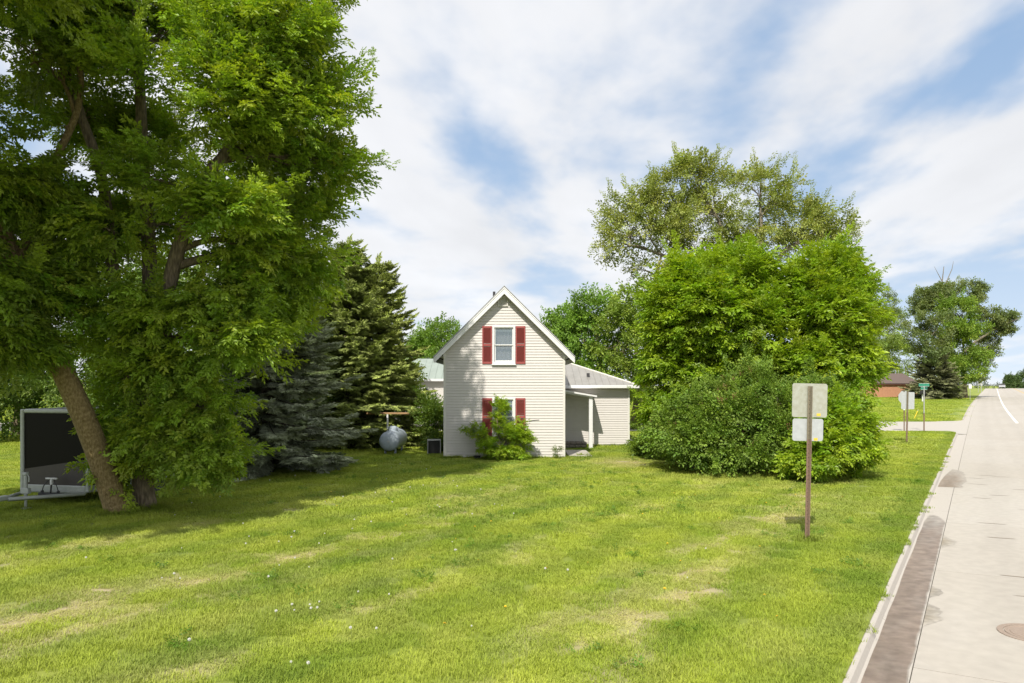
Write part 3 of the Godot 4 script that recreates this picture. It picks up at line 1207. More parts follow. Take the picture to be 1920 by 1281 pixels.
func build_road() -> void:
	var road := struct("road", "pale concrete road rising to the horizon along the lawn")
	var tones := [worn(mat(Color(0.435, 0.407, 0.366), 0.9), M.concrete.albedo_texture, 0.37, 0.05), worn(mat(Color(0.428, 0.399, 0.357), 0.9), M.concrete.albedo_texture, 0.34, 0.05), worn(mat(Color(0.442, 0.415, 0.375), 0.9), M.concrete.albedo_texture, 0.41, 0.05)]
	for m in tones:
		m.vertex_color_use_as_albedo = true
	var z := -4.0
	var row := 0
	while z < 47.0:
		var lanes := [[0.510, 3.895], [3.905, 7.495]]
		for l in lanes.size():
			part("road_slab", sheet(lanes[l][0], lanes[l][1], z + 0.007, z + 3.873, 24, 20, 0.0, 0.15), tones[(row * 2 + l * 5 + row / 3) % 3], road)
		row += 1
		z += 3.88
	part("road_slab", sheet(7.505, 14.7, -4.0, z, 24, 30, 0.0, 0.15), tones[0], road)
	part("far_pavement", sheet(0.510, 14.7, z + 0.005, 300.0, 40, 120, 0.0, 0.15), tones[0], road)
	var kerb := struct("kerb", "low concrete kerb and gutter along the lawn")
	z = -4.0
	while z < 42.0:
		var e := minf(z + 2.59, 42.3)
		part("kerb_section", kerb_piece(z + 0.004, e - 0.004, 3), M.kerb, kerb)
		z += 2.59
	part("far_kerb", kerb_piece(57.5, 300.0, 90), M.kerb, kerb)
	# markings
	part("edge_line", sheet(3.30, 3.48, 54.6, 298.0, 1, 90, 0.004), M.line_white, road)
	part("centre_line", sheet(8.05, 8.17, 60.0, 298.0, 1, 90, 0.004), M.line_yellow, road)
	part("centre_line", sheet(8.37, 8.49, 60.0, 298.0, 1, 90, 0.004), M.line_yellow, road)
	# water stains in the gutter
	part("wet_stain", stain(4.5, 16.2, 160, wet_edges, 0.003, Color(0.262, 0.205, 0.163), Color(0.42, 0.39, 0.35), 0.02, 2.2), M.wet, road)
	part("damp_stain", stain(8.4, 14.6, 110, damp_edges, 0.003, Color(0.31, 0.27, 0.21), Color(0.41, 0.38, 0.335), 0.20, 0.1), M.damp, road)
	part("damp_stain", stain(20.6, 24.9, 70, patch_edges, 0.0035, Color(0.29, 0.23, 0.175), Color(0.405, 0.37, 0.325), 0.30, 3.4), M.damp, road)
	var mr := RandomNumberGenerator.new()
	mr.seed = 31
	for k in 26:
		var zc := mr.randf_range(6.5, 24.0)
		var uc := mr.randf_range(0.75, 3.6)
		var w := mr.randf_range(0.10, 0.34)
		var th := mr.randf_range(0.008, 0.022)
		var g := Geo.new()
		var tilt := mr.randf_range(-0.12, 0.12)
		for j in 8:
			var a := -1.0 + j / 4.0
			var b := a + 0.25
			var ha := th * sqrt(maxf(0.0, 1.0 - a * a))
			var hb := th * sqrt(maxf(0.0, 1.0 - b * b))
			# across the road at right angles: the kerb's depth grows with u so that the world depth falls by sin per metre
			g.quad(road_at(uc + a * w, zc - ha + a * tilt * w, 0.004), road_at(uc + a * w, zc + ha + a * tilt * w, 0.004), road_at(uc + b * w, zc + hb + b * tilt * w, 0.004), road_at(uc + b * w, zc - hb + b * tilt * w, 0.004), Vector3.UP)
		part("scuff_mark", g, M.scuff, road)
	# side street
	var street := struct("side_street", "pale concrete side street meeting the road")
	var g := Geo.new()
	var zs := []
	for k in 31:
		zs.append(42.25 + 0.5 * k)
	zs.append_array([43.92, 53.63])
	zs.sort()
	var grid := []
	for zz in zs:
		var x1: float = kerb_x(zz) + 0.50 / COS
		var wide: bool = zz > 43.9 and zz < 53.65
		var x0: float = -70.0 if wide else kerb_x(zz) - corner_cut(zz) - 0.03
		var line := []
		for k in 25:
			var t := float(k) / 24.0
			var x := lerpf(x0, x1, 1.0 - pow(1.0 - t, 2.2) if wide else t)
			var near := clampf((x - (kerb_x(zz) - 3.0)) / 3.5, 0.0, 1.0)
			line.append(Vector3(x, rise(zz) + lerpf(0.012, -0.09, near * near), -zz))
		grid.append(line)
	for j in zs.size() - 1:
		for k in 24:
			g.quad(grid[j][k], grid[j + 1][k], grid[j + 1][k + 1], grid[j][k + 1], Vector3.UP)
	part("street_surface", g, tones[2], street)
	var walk := struct("path", "narrow pale path behind the lilac")
	g = Geo.new()
	g.box(Vector3(9.0, 0.0, -36.3), Vector3(6.6, 0.09, 0.9), 0.01)
	part("path_surface", g, M.kerb, walk)


# ---------------------------------------------------------------- house
# lapped boards between the lines lo(y) and hi(y), round openings [x0, y0, x1, y1]; z is the wall's face
func boards(parent: Node3D, y0: float, y1: float, step: float, face: float, lo: Callable, hi: Callable, holes: Array, m: Material) -> void:
	var y := y0
	while y < y1 - 0.01:
		var t := minf(y + step, y1)
		var cuts := [[lo.call(y), lo.call(t), hi.call(y), hi.call(t)]]
		for h in holes:
			if t > h[1] + 0.02 and y < h[3] - 0.02:
				var next := []
				for c in cuts:
					if h[0] > c[0] and h[2] < c[2]:
						next.append([c[0], c[1], h[0], h[0]])
						next.append([h[2], h[2], c[2], c[3]])
					else:
						next.append(c)
				cuts = next
		for c in cuts:
			if c[2] - c[0] < 0.03:
				continue
			var tl: float = c[1]
			var tr: float = maxf(c[3], tl + 0.001)
			var g := Geo.new()
			var a := Vector3(c[0], y, face + 0.021)
			var b := Vector3(c[2], y, face + 0.021)
			var d := Vector3(tr, t, face + 0.003)
			var e := Vector3(tl, t, face + 0.003)
			var mid := Vector3(0, 0.006, 0.001)
			g.quad(a + mid, b + mid, d, e, Vector3(0, 0, 1))
			g.quad(a + mid, b + mid, Vector3(c[2], y, face + 0.012), Vector3(c[0], y, face + 0.012), Vector3(0, -1, 0.3))
			g.quad(Vector3(c[0], y, face + 0.012), Vector3(c[2], y, face + 0.012), Vector3(c[2], y, face), Vector3(c[0], y, face), Vector3(0, -1, 0))
			g.quad(a + mid, e, Vector3(tl, t, face), Vector3(c[0], y, face), Vector3(-1, 0, 0))
			g.quad(b + mid, d, Vector3(tr, t, face), Vector3(c[2], y, face), Vector3(1, 0, 0))
			part("siding_board", g, m, parent)
		y += step


func window(parent: Node3D, cx: float, y0: float, w: float, h: float, face: float, blind_len: float) -> void:
	var g := Geo.new()
	var cw := 0.075
	var zf := face + 0.02
	g.box(Vector3(cx - w / 2 + cw / 2, y0 + h / 2, zf), Vector3(cw, h, 0.07), 0.006)
	g.box(Vector3(cx + w / 2 - cw / 2, y0 + h / 2, zf), Vector3(cw, h, 0.07), 0.006)
	g.box(Vector3(cx, y0 + h - cw / 2, zf), Vector3(w - 2 * cw, cw, 0.068), 0.006)
	g.box(Vector3(cx, y0 + cw * 0.6, zf), Vector3(w - 2 * cw, cw * 1.2, 0.068), 0.006)
	var win := part("window", g, M.white, parent)
	g = Geo.new()
	g.box(Vector3(cx, y0 - 0.018, face + 0.045), Vector3(w + 0.06, 0.035, 0.11), 0.006)
	part("sill", g, M.white, win)
	var iw := w - 2 * cw
	var mid := y0 + h * 0.5
	for k in 2:
		var lo := mid - 0.02 if k == 0 else y0 + cw * 1.2
		var hi := y0 + h - cw if k == 0 else mid + 0.02
		var zz := face - 0.012 if k == 0 else face - 0.045
		var s := 0.035 if k == 0 else 0.05
		g = Geo.new()
		g.box(Vector3(cx - iw / 2 + s / 2, (lo + hi) / 2, zz), Vector3(s, hi - lo, 0.03), 0.004)
		g.box(Vector3(cx + iw / 2 - s / 2, (lo + hi) / 2, zz), Vector3(s, hi - lo, 0.03), 0.004)
		g.box(Vector3(cx, hi - s / 2, zz), Vector3(iw - 2 * s, s, 0.029), 0.004)
		g.box(Vector3(cx, lo + s / 2, zz), Vector3(iw - 2 * s, s, 0.029), 0.004)
		part("sash", g, M.white, win)
		g = Geo.new()
		g.box(Vector3(cx, (lo + hi) / 2, zz), Vector3(iw - 2 * s, hi - lo - 2 * s, 0.006))
		part("pane", g, M.glass, win)
	g = Geo.new()
	g.box(Vector3(cx, y0 + h - cw - blind_len / 2, face - 0.10), Vector3(iw - 0.01, blind_len, 0.02))
	part("blind", g, M.blind, win)
	g = Geo.new()
	for k in 14:
		var x := cx - iw / 2 + iw * (k + 0.5) / 14.0
		var a := 0.02 * sin(k * 1.9)
		var top := y0 + h - cw - blind_len
		g.quad(Vector3(x - iw / 28, y0 + 0.1, face - 0.19 + a), Vector3(x + iw / 28, y0 + 0.1, face - 0.19 + 0.02 * sin(k * 1.9 + 1.9)), Vector3(x + iw / 28, top, face - 0.19 + 0.02 * sin(k * 1.9 + 1.9)), Vector3(x - iw / 28, top, face - 0.19 + a), Vector3(0, 0, 1))
	part("curtain", g, M.curtain, win)


func shutter(parent: Node3D, x0: float, x1: float, y0: float, y1: float, face: float) -> void:
	var g := Geo.new()
	var zf := face + 0.034
	var st := 0.045
	g.box(Vector3(x0 + st / 2, (y0 + y1) / 2, zf), Vector3(st, y1 - y0, 0.034), 0.004)
	g.box(Vector3(x1 - st / 2, (y0 + y1) / 2, zf), Vector3(st, y1 - y0, 0.034), 0.004)
	for y in [y0 + 0.04, (y0 + y1) / 2, y1 - 0.04]:
		g.box(Vector3((x0 + x1) / 2, y, zf), Vector3(x1 - x0 - 2 * st, 0.075, 0.033), 0.004)
	var s := part("shutter", g, M.shutter, parent)
	g = Geo.new()
	var y := y0 + 0.10
	while y < y1 - 0.09:
		if absf(y - (y0 + y1) / 2) > 0.055:
			g.xf = Transform3D(Basis(Vector3.RIGHT, 0.6), Vector3((x0 + x1) / 2, y, zf - 0.004))
			g.box(Vector3.ZERO, Vector3(x1 - x0 - 2 * st, 0.034, 0.006))
		y += 0.032
	part("louvers", g, M.shutter, s).set_meta("kind", "stuff")


func build_house() -> void:
	var hs := thing("house", "small white sided house with steep gable and red shutters", "house", Vector3(0, 0, 0))
	var F := -27.4
	var B := -35.2
	var X0 := -2.50
	var X1 := 1.94
	var cx := -0.28
	var top := 6.12
	var lo := func(y: float) -> float: return maxf(X0, cx - (top - y))
	var hi := func(y: float) -> float: return minf(X1, cx + (top - y))
	var W := [[-0.70, 3.50, 0.10, 4.84], [-0.70, 0.86, 0.10, 2.20]]
	# the wall behind the boards, open at the windows
	var eave := top - (cx - X0)
	var g := Geo.new()
	var wl: float = W[0][0]
	var wr: float = W[0][2]
	g.slab([Vector2(X0, -0.3), Vector2(wl, -0.3), Vector2(wl, top - (cx - wl)), Vector2(X0, eave)], F - 0.14, F)
	g.slab([Vector2(wr, -0.3), Vector2(X1, -0.3), Vector2(X1, eave), Vector2(wr, top - (wr - cx))], F - 0.14, F)
	g.slab([Vector2(wl, -0.3), Vector2(wr, -0.3), Vector2(wr, W[1][1]), Vector2(wl, W[1][1])], F - 0.14, F)
	g.slab([Vector2(wl, W[1][3]), Vector2(wr, W[1][3]), Vector2(wr, W[0][1]), Vector2(wl, W[0][1])], F - 0.14, F)
	g.slab([Vector2(wl, W[0][3]), Vector2(wr, W[0][3]), Vector2(wr, top - (wr - cx)), Vector2(cx, top), Vector2(wl, top - (cx - wl))], F - 0.14, F)
	part("front_wall", g, M.siding, hs)
	boards(hs, 0.05, top - 0.05, 0.1016, F, lo, hi, W, M.siding)
	g = Geo.new()
	g.box(Vector3((X0 + X1) / 2, -0.12, F + 0.012), Vector3(X1 - X0 - 0.02, 0.33, 0.02))
	part("foundation", g, M.stone, hs)
	# side and back walls with their own laps
	for s in [[X0, -1.0], [X1, 1.0]]:
		g = Geo.new()
		g.box(Vector3(s[0] - s[1] * 0.07, eave / 2 - 0.15, (F + B) / 2 - 0.08), Vector3(0.14, eave + 0.3, F - B - 0.16))
		var y := 0.05
		while y < eave - 0.05:
			g.quad(Vector3(s[0] + s[1] * 0.016, y, F), Vector3(s[0] + s[1] * 0.016, y, B), Vector3(s[0] + s[1] * 0.003, y + 0.1016, B), Vector3(s[0] + s[1] * 0.003, y + 0.1016, F), Vector3(s[1], 0, 0))
			g.quad(Vector3(s[0] + s[1] * 0.016, y, F), Vector3(s[0] + s[1] * 0.016, y, B), Vector3(s[0], y, B), Vector3(s[0], y, F), Vector3(0, -1, 0))
			y += 0.1016
		part("side_wall", g, M.siding, hs)
	g = Geo.new()
	g.slab([Vector2(X0, -0.3), Vector2(X1, -0.3), Vector2(X1, eave), Vector2(cx, top), Vector2(X0, eave)], B, B + 0.14)
	part("back_wall", g, M.siding, hs)
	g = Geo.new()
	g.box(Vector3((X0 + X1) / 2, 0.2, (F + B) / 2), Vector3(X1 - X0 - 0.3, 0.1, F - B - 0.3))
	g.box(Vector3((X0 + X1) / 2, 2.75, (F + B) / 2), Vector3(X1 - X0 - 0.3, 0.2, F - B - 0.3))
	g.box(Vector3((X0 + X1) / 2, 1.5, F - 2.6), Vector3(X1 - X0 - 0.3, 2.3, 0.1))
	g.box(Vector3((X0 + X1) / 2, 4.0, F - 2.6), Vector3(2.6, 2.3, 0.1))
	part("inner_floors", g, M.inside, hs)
	for s in [[X0 + 0.03, -1.0], [X1 - 0.03, 1.0]]:
		g = Geo.new()
		g.box(Vector3(s[0], eave / 2, F + 0.014), Vector3(0.085, eave - 0.04, 0.036), 0.004)
		part("corner_board", g, M.corner, hs)
	# roof: two slopes with rake boards, soffits and gutters
	var zf := F + 0.30
	for s in [-1.0, 1.0]:
		var d := Vector2(s * sqrt(0.5), -sqrt(0.5))
		var nn := Vector2(s * sqrt(0.5), sqrt(0.5))
		var ridge := Vector2(cx, 6.31)
		var len_ := 2.58 * sqrt(2.0)
		var a := ridge
		var b := ridge + d * len_
		g = Geo.new()
		g.slab([a, b, b - nn * 0.03, a - Vector2(0, 0.042)], zf - 0.04, B - 0.3)
		part("roof", g, M.shingle, hs)
		g = Geo.new()
		g.slab([a + Vector2(0, 0.008), b + nn * 0.006, b - nn * 0.012, a - Vector2(0, 0.018)], zf - 0.038, zf + 0.010)
		part("drip_edge", g, M.galv, hs)
		g = Geo.new()
		g.slab([a - Vector2(0, 0.045), b - nn * 0.032, b - nn * 0.032 - Vector2(0, 0.22), a - Vector2(0, 0.045 + 0.25)], zf - 0.03, zf)
		part("rake_board", g, M.white, hs)
		g = Geo.new()
		g.slab([a - Vector2(0, 0.045), b - nn * 0.032, b - nn * 0.032 - Vector2(0, 0.05), a - Vector2(0, 0.10)], zf + 0.001, zf + 0.014)
		part("rake_trim", g, M.white, hs)
		g = Geo.new()
		var e: float = cx + s * (absf((X0 if s < 0 else X1) - cx))
		g.slab([a - Vector2(0, 0.20), Vector2(cx + s * 2.56, 6.31 - 2.56 - 0.20), Vector2(cx + s * 2.56, 6.31 - 2.56 - 0.22), a - Vector2(0, 0.222)], zf - 0.031, F + 0.0)
		part("soffit", g, M.soffit, hs)
		g = Geo.new()
		g.box(Vector3((e + cx + s * 2.55) / 2, eave - 0.13, (F + B) / 2 + 0.1), Vector3(absf(cx + s * 2.55 - e), 0.02, F - B - 0.1))
		g.box(Vector3(cx + s * 2.56, 6.31 - 2.56 - 0.11, (zf + B) / 2), Vector3(0.03, 0.20, zf - B - 0.1))
		part("eave", g, M.white, hs)
		g = Geo.new()
		g.slab([Vector2(e, eave - 0.15), Vector2(cx + s * 2.575, eave - 0.15), Vector2(cx + s * 2.575, 6.31 - 2.575 - 0.05), Vector2(e, eave + 0.08)], F - 0.02, zf - 0.032)
		part("eave_return", g, M.white, hs)
	g = Geo.new()
	g.tube([Vector3(cx - 0.42, 5.7, F - 1.8), Vector3(cx - 0.42, 6.35, F - 1.8)], [0.05, 0.05], 10)
	part("roof_pipe", g, M.dark, hs)
	# gable vent
	g = Geo.new()
	var vx := -0.33
	var vy := 5.76
	for q in [[vx - 0.165, vy, 0.035, 0.36], [vx + 0.165, vy, 0.035, 0.36]]:
		g.box(Vector3(q[0], q[1], F + 0.03), Vector3(q[2], q[3], 0.05), 0.005)
	g.box(Vector3(vx, vy + 0.165, F + 0.03), Vector3(0.295, 0.035, 0.048), 0.005)
	g.box(Vector3(vx, vy - 0.165, F + 0.03), Vector3(0.34, 0.03, 0.06), 0.005)
	var vent := part("gable_vent", g, M.corner, hs)
	for k in 8:
		g = Geo.new()
		g.xf = Transform3D(Basis(Vector3.RIGHT, 0.7), Vector3(vx, vy - 0.13 + 0.037 * k, F + 0.026))
		g.box(Vector3.ZERO, Vector3(0.29, 0.042, 0.006))
		part("slat", g, M.corner, vent)
	# windows and shutters
	window(hs, -0.30, 3.46, 0.84, 1.42, F, 0.14)
	window(hs, -0.30, 0.82, 0.84, 1.42, F, 0.20)
	for y in [3.46, 0.82]:
		shutter(hs, -1.09, -0.735, y + 0.01, y + 1.40, F)
		shutter(hs, 0.135, 0.49, y + 0.01, y + 1.40, F)
	g = Geo.new()
	g.tube([Vector3(0.5, 1.36, F + 0.03), Vector3(0.75, 1.40, F + 0.035), Vector3(1.0, 1.42, F + 0.03)], [0.007, 0.007, 0.007], 5)
	part("cable", g, M.dark, hs)
	# the low wing with its hipped metal roof
	var WF := -33.2
	var WX := 5.22
	boards(hs, 0.06, 2.52, 0.1016, WF, func(_y: float) -> float: return 1.6, func(_y: float) -> float: return WX, [], M.siding)
	g = Geo.new()
	g.box(Vector3(3.1, 1.2, WF - 0.07), Vector3(4.2, 2.9, 0.14))
	g.box(Vector3(WX - 0.07, 1.2, WF - 4.0), Vector3(0.14, 2.9, 7.7))
	g.box(Vector3(3.1, 1.2, WF - 7.9), Vector3(4.2, 2.9, 0.14))
	g.box(Vector3(1.07, 1.2, -38.2), Vector3(0.14, 2.9, 5.6))
	part("wing_wall", g, M.siding, hs)
	g = Geo.new()
	g.box(Vector3(WX - 0.03, 1.27, WF + 0.014), Vector3(0.085, 2.5, 0.036), 0.004)
	part("corner_board", g, M.corner, hs)
	g = Geo.new()
	g.box(Vector3(3.45, 2.545, WF + 0.16), Vector3(4.1, 0.02, 0.33))
	part("soffit", g, M.soffit, hs)
	g = Geo.new()
	g.box(Vector3(3.55, 2.62, WF + 0.36), Vector3(4.10, 0.13, 0.10), 0.012)
	g.box(Vector3(5.58, 2.62, WF - 3.9), Vector3(0.07, 0.13, 8.4), 0.012)
	part("gutter", g, M.white, hs)
	var ex := 5.55
	var ez := 32.87
	var sl := 0.37
	var hip := func(x: float) -> float: return ez + clampf(ex - x, 0.0, 4.2)
	var roof_pt := func(x: float, z: float) -> Vector3: return Vector3(x, 2.69 + sl * (z - ez), -z)
	var x := ex
	while x > 0.6:
		var xl := maxf(x - 0.305, 0.5)
		g = Geo.new()
		var zl: float = hip.call(xl)
		var zr: float = hip.call(x)
		g.quad(roof_pt.call(xl, ez), roof_pt.call(x, ez), roof_pt.call(x, zr), roof_pt.call(xl, zl), Vector3(0, 1, 0.3))
		g.quad(roof_pt.call(xl, ez), roof_pt.call(x, ez), roof_pt.call(x, ez) - Vector3(0, 0.03, 0), roof_pt.call(xl, ez) - Vector3(0, 0.03, 0), Vector3(0, 0, 1))
		g.tube([roof_pt.call(xl + 0.012, ez) + Vector3(0, 0.008, 0), roof_pt.call(xl + 0.012, zl) + Vector3(0, 0.008, 0)], [0.014, 0.014], 6)
		part("roof_panel", g, M.metal_roof, hs)
		x -= 0.305
	g = Geo.new()
	var r0: Vector3 = roof_pt.call(ex, ez)
	var r1: Vector3 = roof_pt.call(ex - 4.2, ez + 4.2)
	var r2 := Vector3(ex, r0.y, -(ez + 8.4))
	g.tri(r0, r1, r2, Vector3(0.4, 1, 0))
	g.quad(r1, r2, Vector3(0.5, r0.y, r2.z), Vector3(0.5, r1.y, r1.z), Vector3(0, 1, -0.3))
	g.quad(r1, Vector3(0.5, r1.y, r1.z), Vector3(0.5, r1.y - 0.03, r1.z + 0.05), r1 + Vector3(0, -0.03, 0.05), Vector3(0, 1, 0.3))
	part("hip_roof", g, M.metal_roof, hs)
	g = Geo.new()
	g.tube([r0 + Vector3(0, 0.005, 0), r1 + Vector3(0, 0.012, 0)], [0.045, 0.045], 8)
	part("hip_cap", g, M.corner, hs)
	g = Geo.new()
	g.box(Vector3(3.46, 3.14, -33.9), Vector3(0.13, 0.2, 0.13), 0.01)
	part("roof_vent", g, M.dark, hs)
	# porch: a thin sloping roof on one boxed post, a stone step, a concrete pad
	g = Geo.new()
	g.slab([Vector2(1.96, 2.46), Vector2(3.62, 2.18), Vector2(3.62, 2.25), Vector2(1.96, 2.53)], -31.75, -33.17)
	part("porch_roof", g, M.white, hs)
	g = Geo.new()
	g.slab([Vector2(1.96, 2.39), Vector2(3.45, 2.14), Vector2(3.45, 2.205), Vector2(1.96, 2.455)], -31.86, -31.98)
	part("porch_beam", g, M.white, hs)
	g = Geo.new()
	g.box(Vector3(3.37, 1.08, -31.95), Vector3(0.16, 2.2, 0.16), 0.01)
	part("porch_post", g, M.white, hs)
	for k in 2:
		for j in 5:
			g = Geo.new()
			g.box(Vector3(2.10 + 0.245 * j + (0.06 if k else 0.0), 0.055 + 0.105 * k, -32.6 - 0.1 * k), Vector3(0.235, 0.10, 1.0 - 0.2 * k), 0.02)
			part("step_stone", g, M.stone, hs)
	g = Geo.new()
	g.box(Vector3(2.58, 0.0, -29.2), Vector3(0.88, 0.10, 2.6), 0.015)
	part("porch_pad", g, M.kerb, hs)


func build_shed() -> void:
	var t := thing("garage", "pale building with green metal roof behind the house", "building", Vector3(-5.0, 0, -54.0))
	var g := Geo.new()
	g.box(Vector3(0, 1.4, 0), Vector3(8.0, 3.3, 6.0))
	part("wall", g, M.siding, t)
	for s in [-1.0, 1.0]:
		g = Geo.new()
		g.quad(Vector3(-4.3, 3.08, s * 3.35), Vector3(4.3, 3.08, s * 3.35), Vector3(4.3, 4.60, 0), Vector3(-4.3, 4.60, 0), Vector3(0, 1, s))
		var k := -4.3
		while k < 4.3:
			g.tube([Vector3(k, 3.09, s * 3.35), Vector3(k, 4.61, 0)], [0.02, 0.02], 5)
			k += 0.45
		part("roof", g, M.green_roof, t)
		g = Geo.new()
		g.slab([Vector2(-3.0, 3.05), Vector2(3.0, 3.05), Vector2(0, 4.5)], -0.08, 0.0)
		var o := part("gable", g, M.siding, t)
		o.rotation.y = PI / 2
		o.position.x = s * 4.0 + (0.08 if s < 0 else 0.0)
	g = Geo.new()
	g.box(Vector3(0, 3.03, 3.36), Vector3(8.6, 0.16, 0.08), 0.01)
	part("gutter", g, M.white, t)
	g = Geo.new()
	g.box(Vector3(-0.9, 2.33, 3.02), Vector3(0.42, 0.40, 0.06), 0.01)
	var w := part("window", g, M.white, t)
	g = Geo.new()
	g.box(Vector3(-0.9, 2.33, 3.055), Vector3(0.28, 0.26, 0.03))
	part("pane", g, M.dark, w)


# ---------------------------------------------------------------- things
func rounded_rect(w: float, h: float, r: float) -> Array:
	var out := []
	for q in [[1, -1, -PI / 2], [1, 1, 0.0], [-1, 1, PI / 2], [-1, -1, PI]]:
		for k in 5:
			var a: float = q[2] + PI / 2 * k / 4.0
			out.append(Vector2(q[0] * (w / 2 - r) + r * cos(a), q[1] * (h / 2 - r) + r * sin(a)))
	return out


# a U-channel sign post with its row of bolt holes, standing on the ground at the origin
func channel_post(t: Node3D, h: float, split: float, holes: bool) -> void:
	for k in 2:
		var y0 := -0.2 if k == 0 else split
		var y1 := split if k == 0 else h
		var g := Geo.new()
		g.box(Vector3(0, (y0 + y1) / 2, -0.014), Vector3(0.034, y1 - y0, 0.006))
		for s in [-1.0, 1.0]:
			g.xf = Transform3D(Basis(Vector3.UP, s * -0.9), Vector3(s * 0.0225, (y0 + y1) / 2, -0.001))
			g.box(Vector3.ZERO, Vector3(0.006, y1 - y0, 0.030))
			g.xf = Transform3D(Basis(), Vector3(s * 0.036, (y0 + y1) / 2, 0.012))
			g.box(Vector3.ZERO, Vector3(0.016, y1 - y0, 0.005))
		part("post", g, M.post_rust if k == 0 else M.post_olive, t)
	if holes:
		var g := Geo.new()
		var y := 0.15
		while y < h - 0.04:
			g.lathe(Vector3(0, y, -0.0105), Vector3(0, 0, 1), [Vector2(0.0095, 0), Vector2(0.0001, 0.0004)], 8)
			y += 0.0762
		part("bolt_holes", g, M.black, t).set_meta("kind", "stuff")


func sign_panel(t: Node3D, called: String, c: Vector3, w: float, h: float, m: Material, sticker: bool) -> void:
	var g := Geo.new()
	g.xf = Transform3D(Basis(), c)
	g.slab(rounded_rect(w, h, 0.04), -0.003, 0.0)
	var p := part(called, g, m, t)
	if sticker:
		g = Geo.new()
		g.box(c + Vector3(w * 0.26, -h * 0.42, 0.0012), Vector3(0.07, 0.045, 0.0016))
		part("sticker", g, M.sticker, p)
	g = Geo.new()
	for y in [-0.32, 0.32]:
		g.lathe(c + Vector3(0.012, h * y, 0.0), Vector3(0, 0, 1), [Vector2(0.011, 0), Vector2(0.011, 0.008), Vector2(0.0001, 0.009)], 8)
	part("bolt", g, M.galv, p)


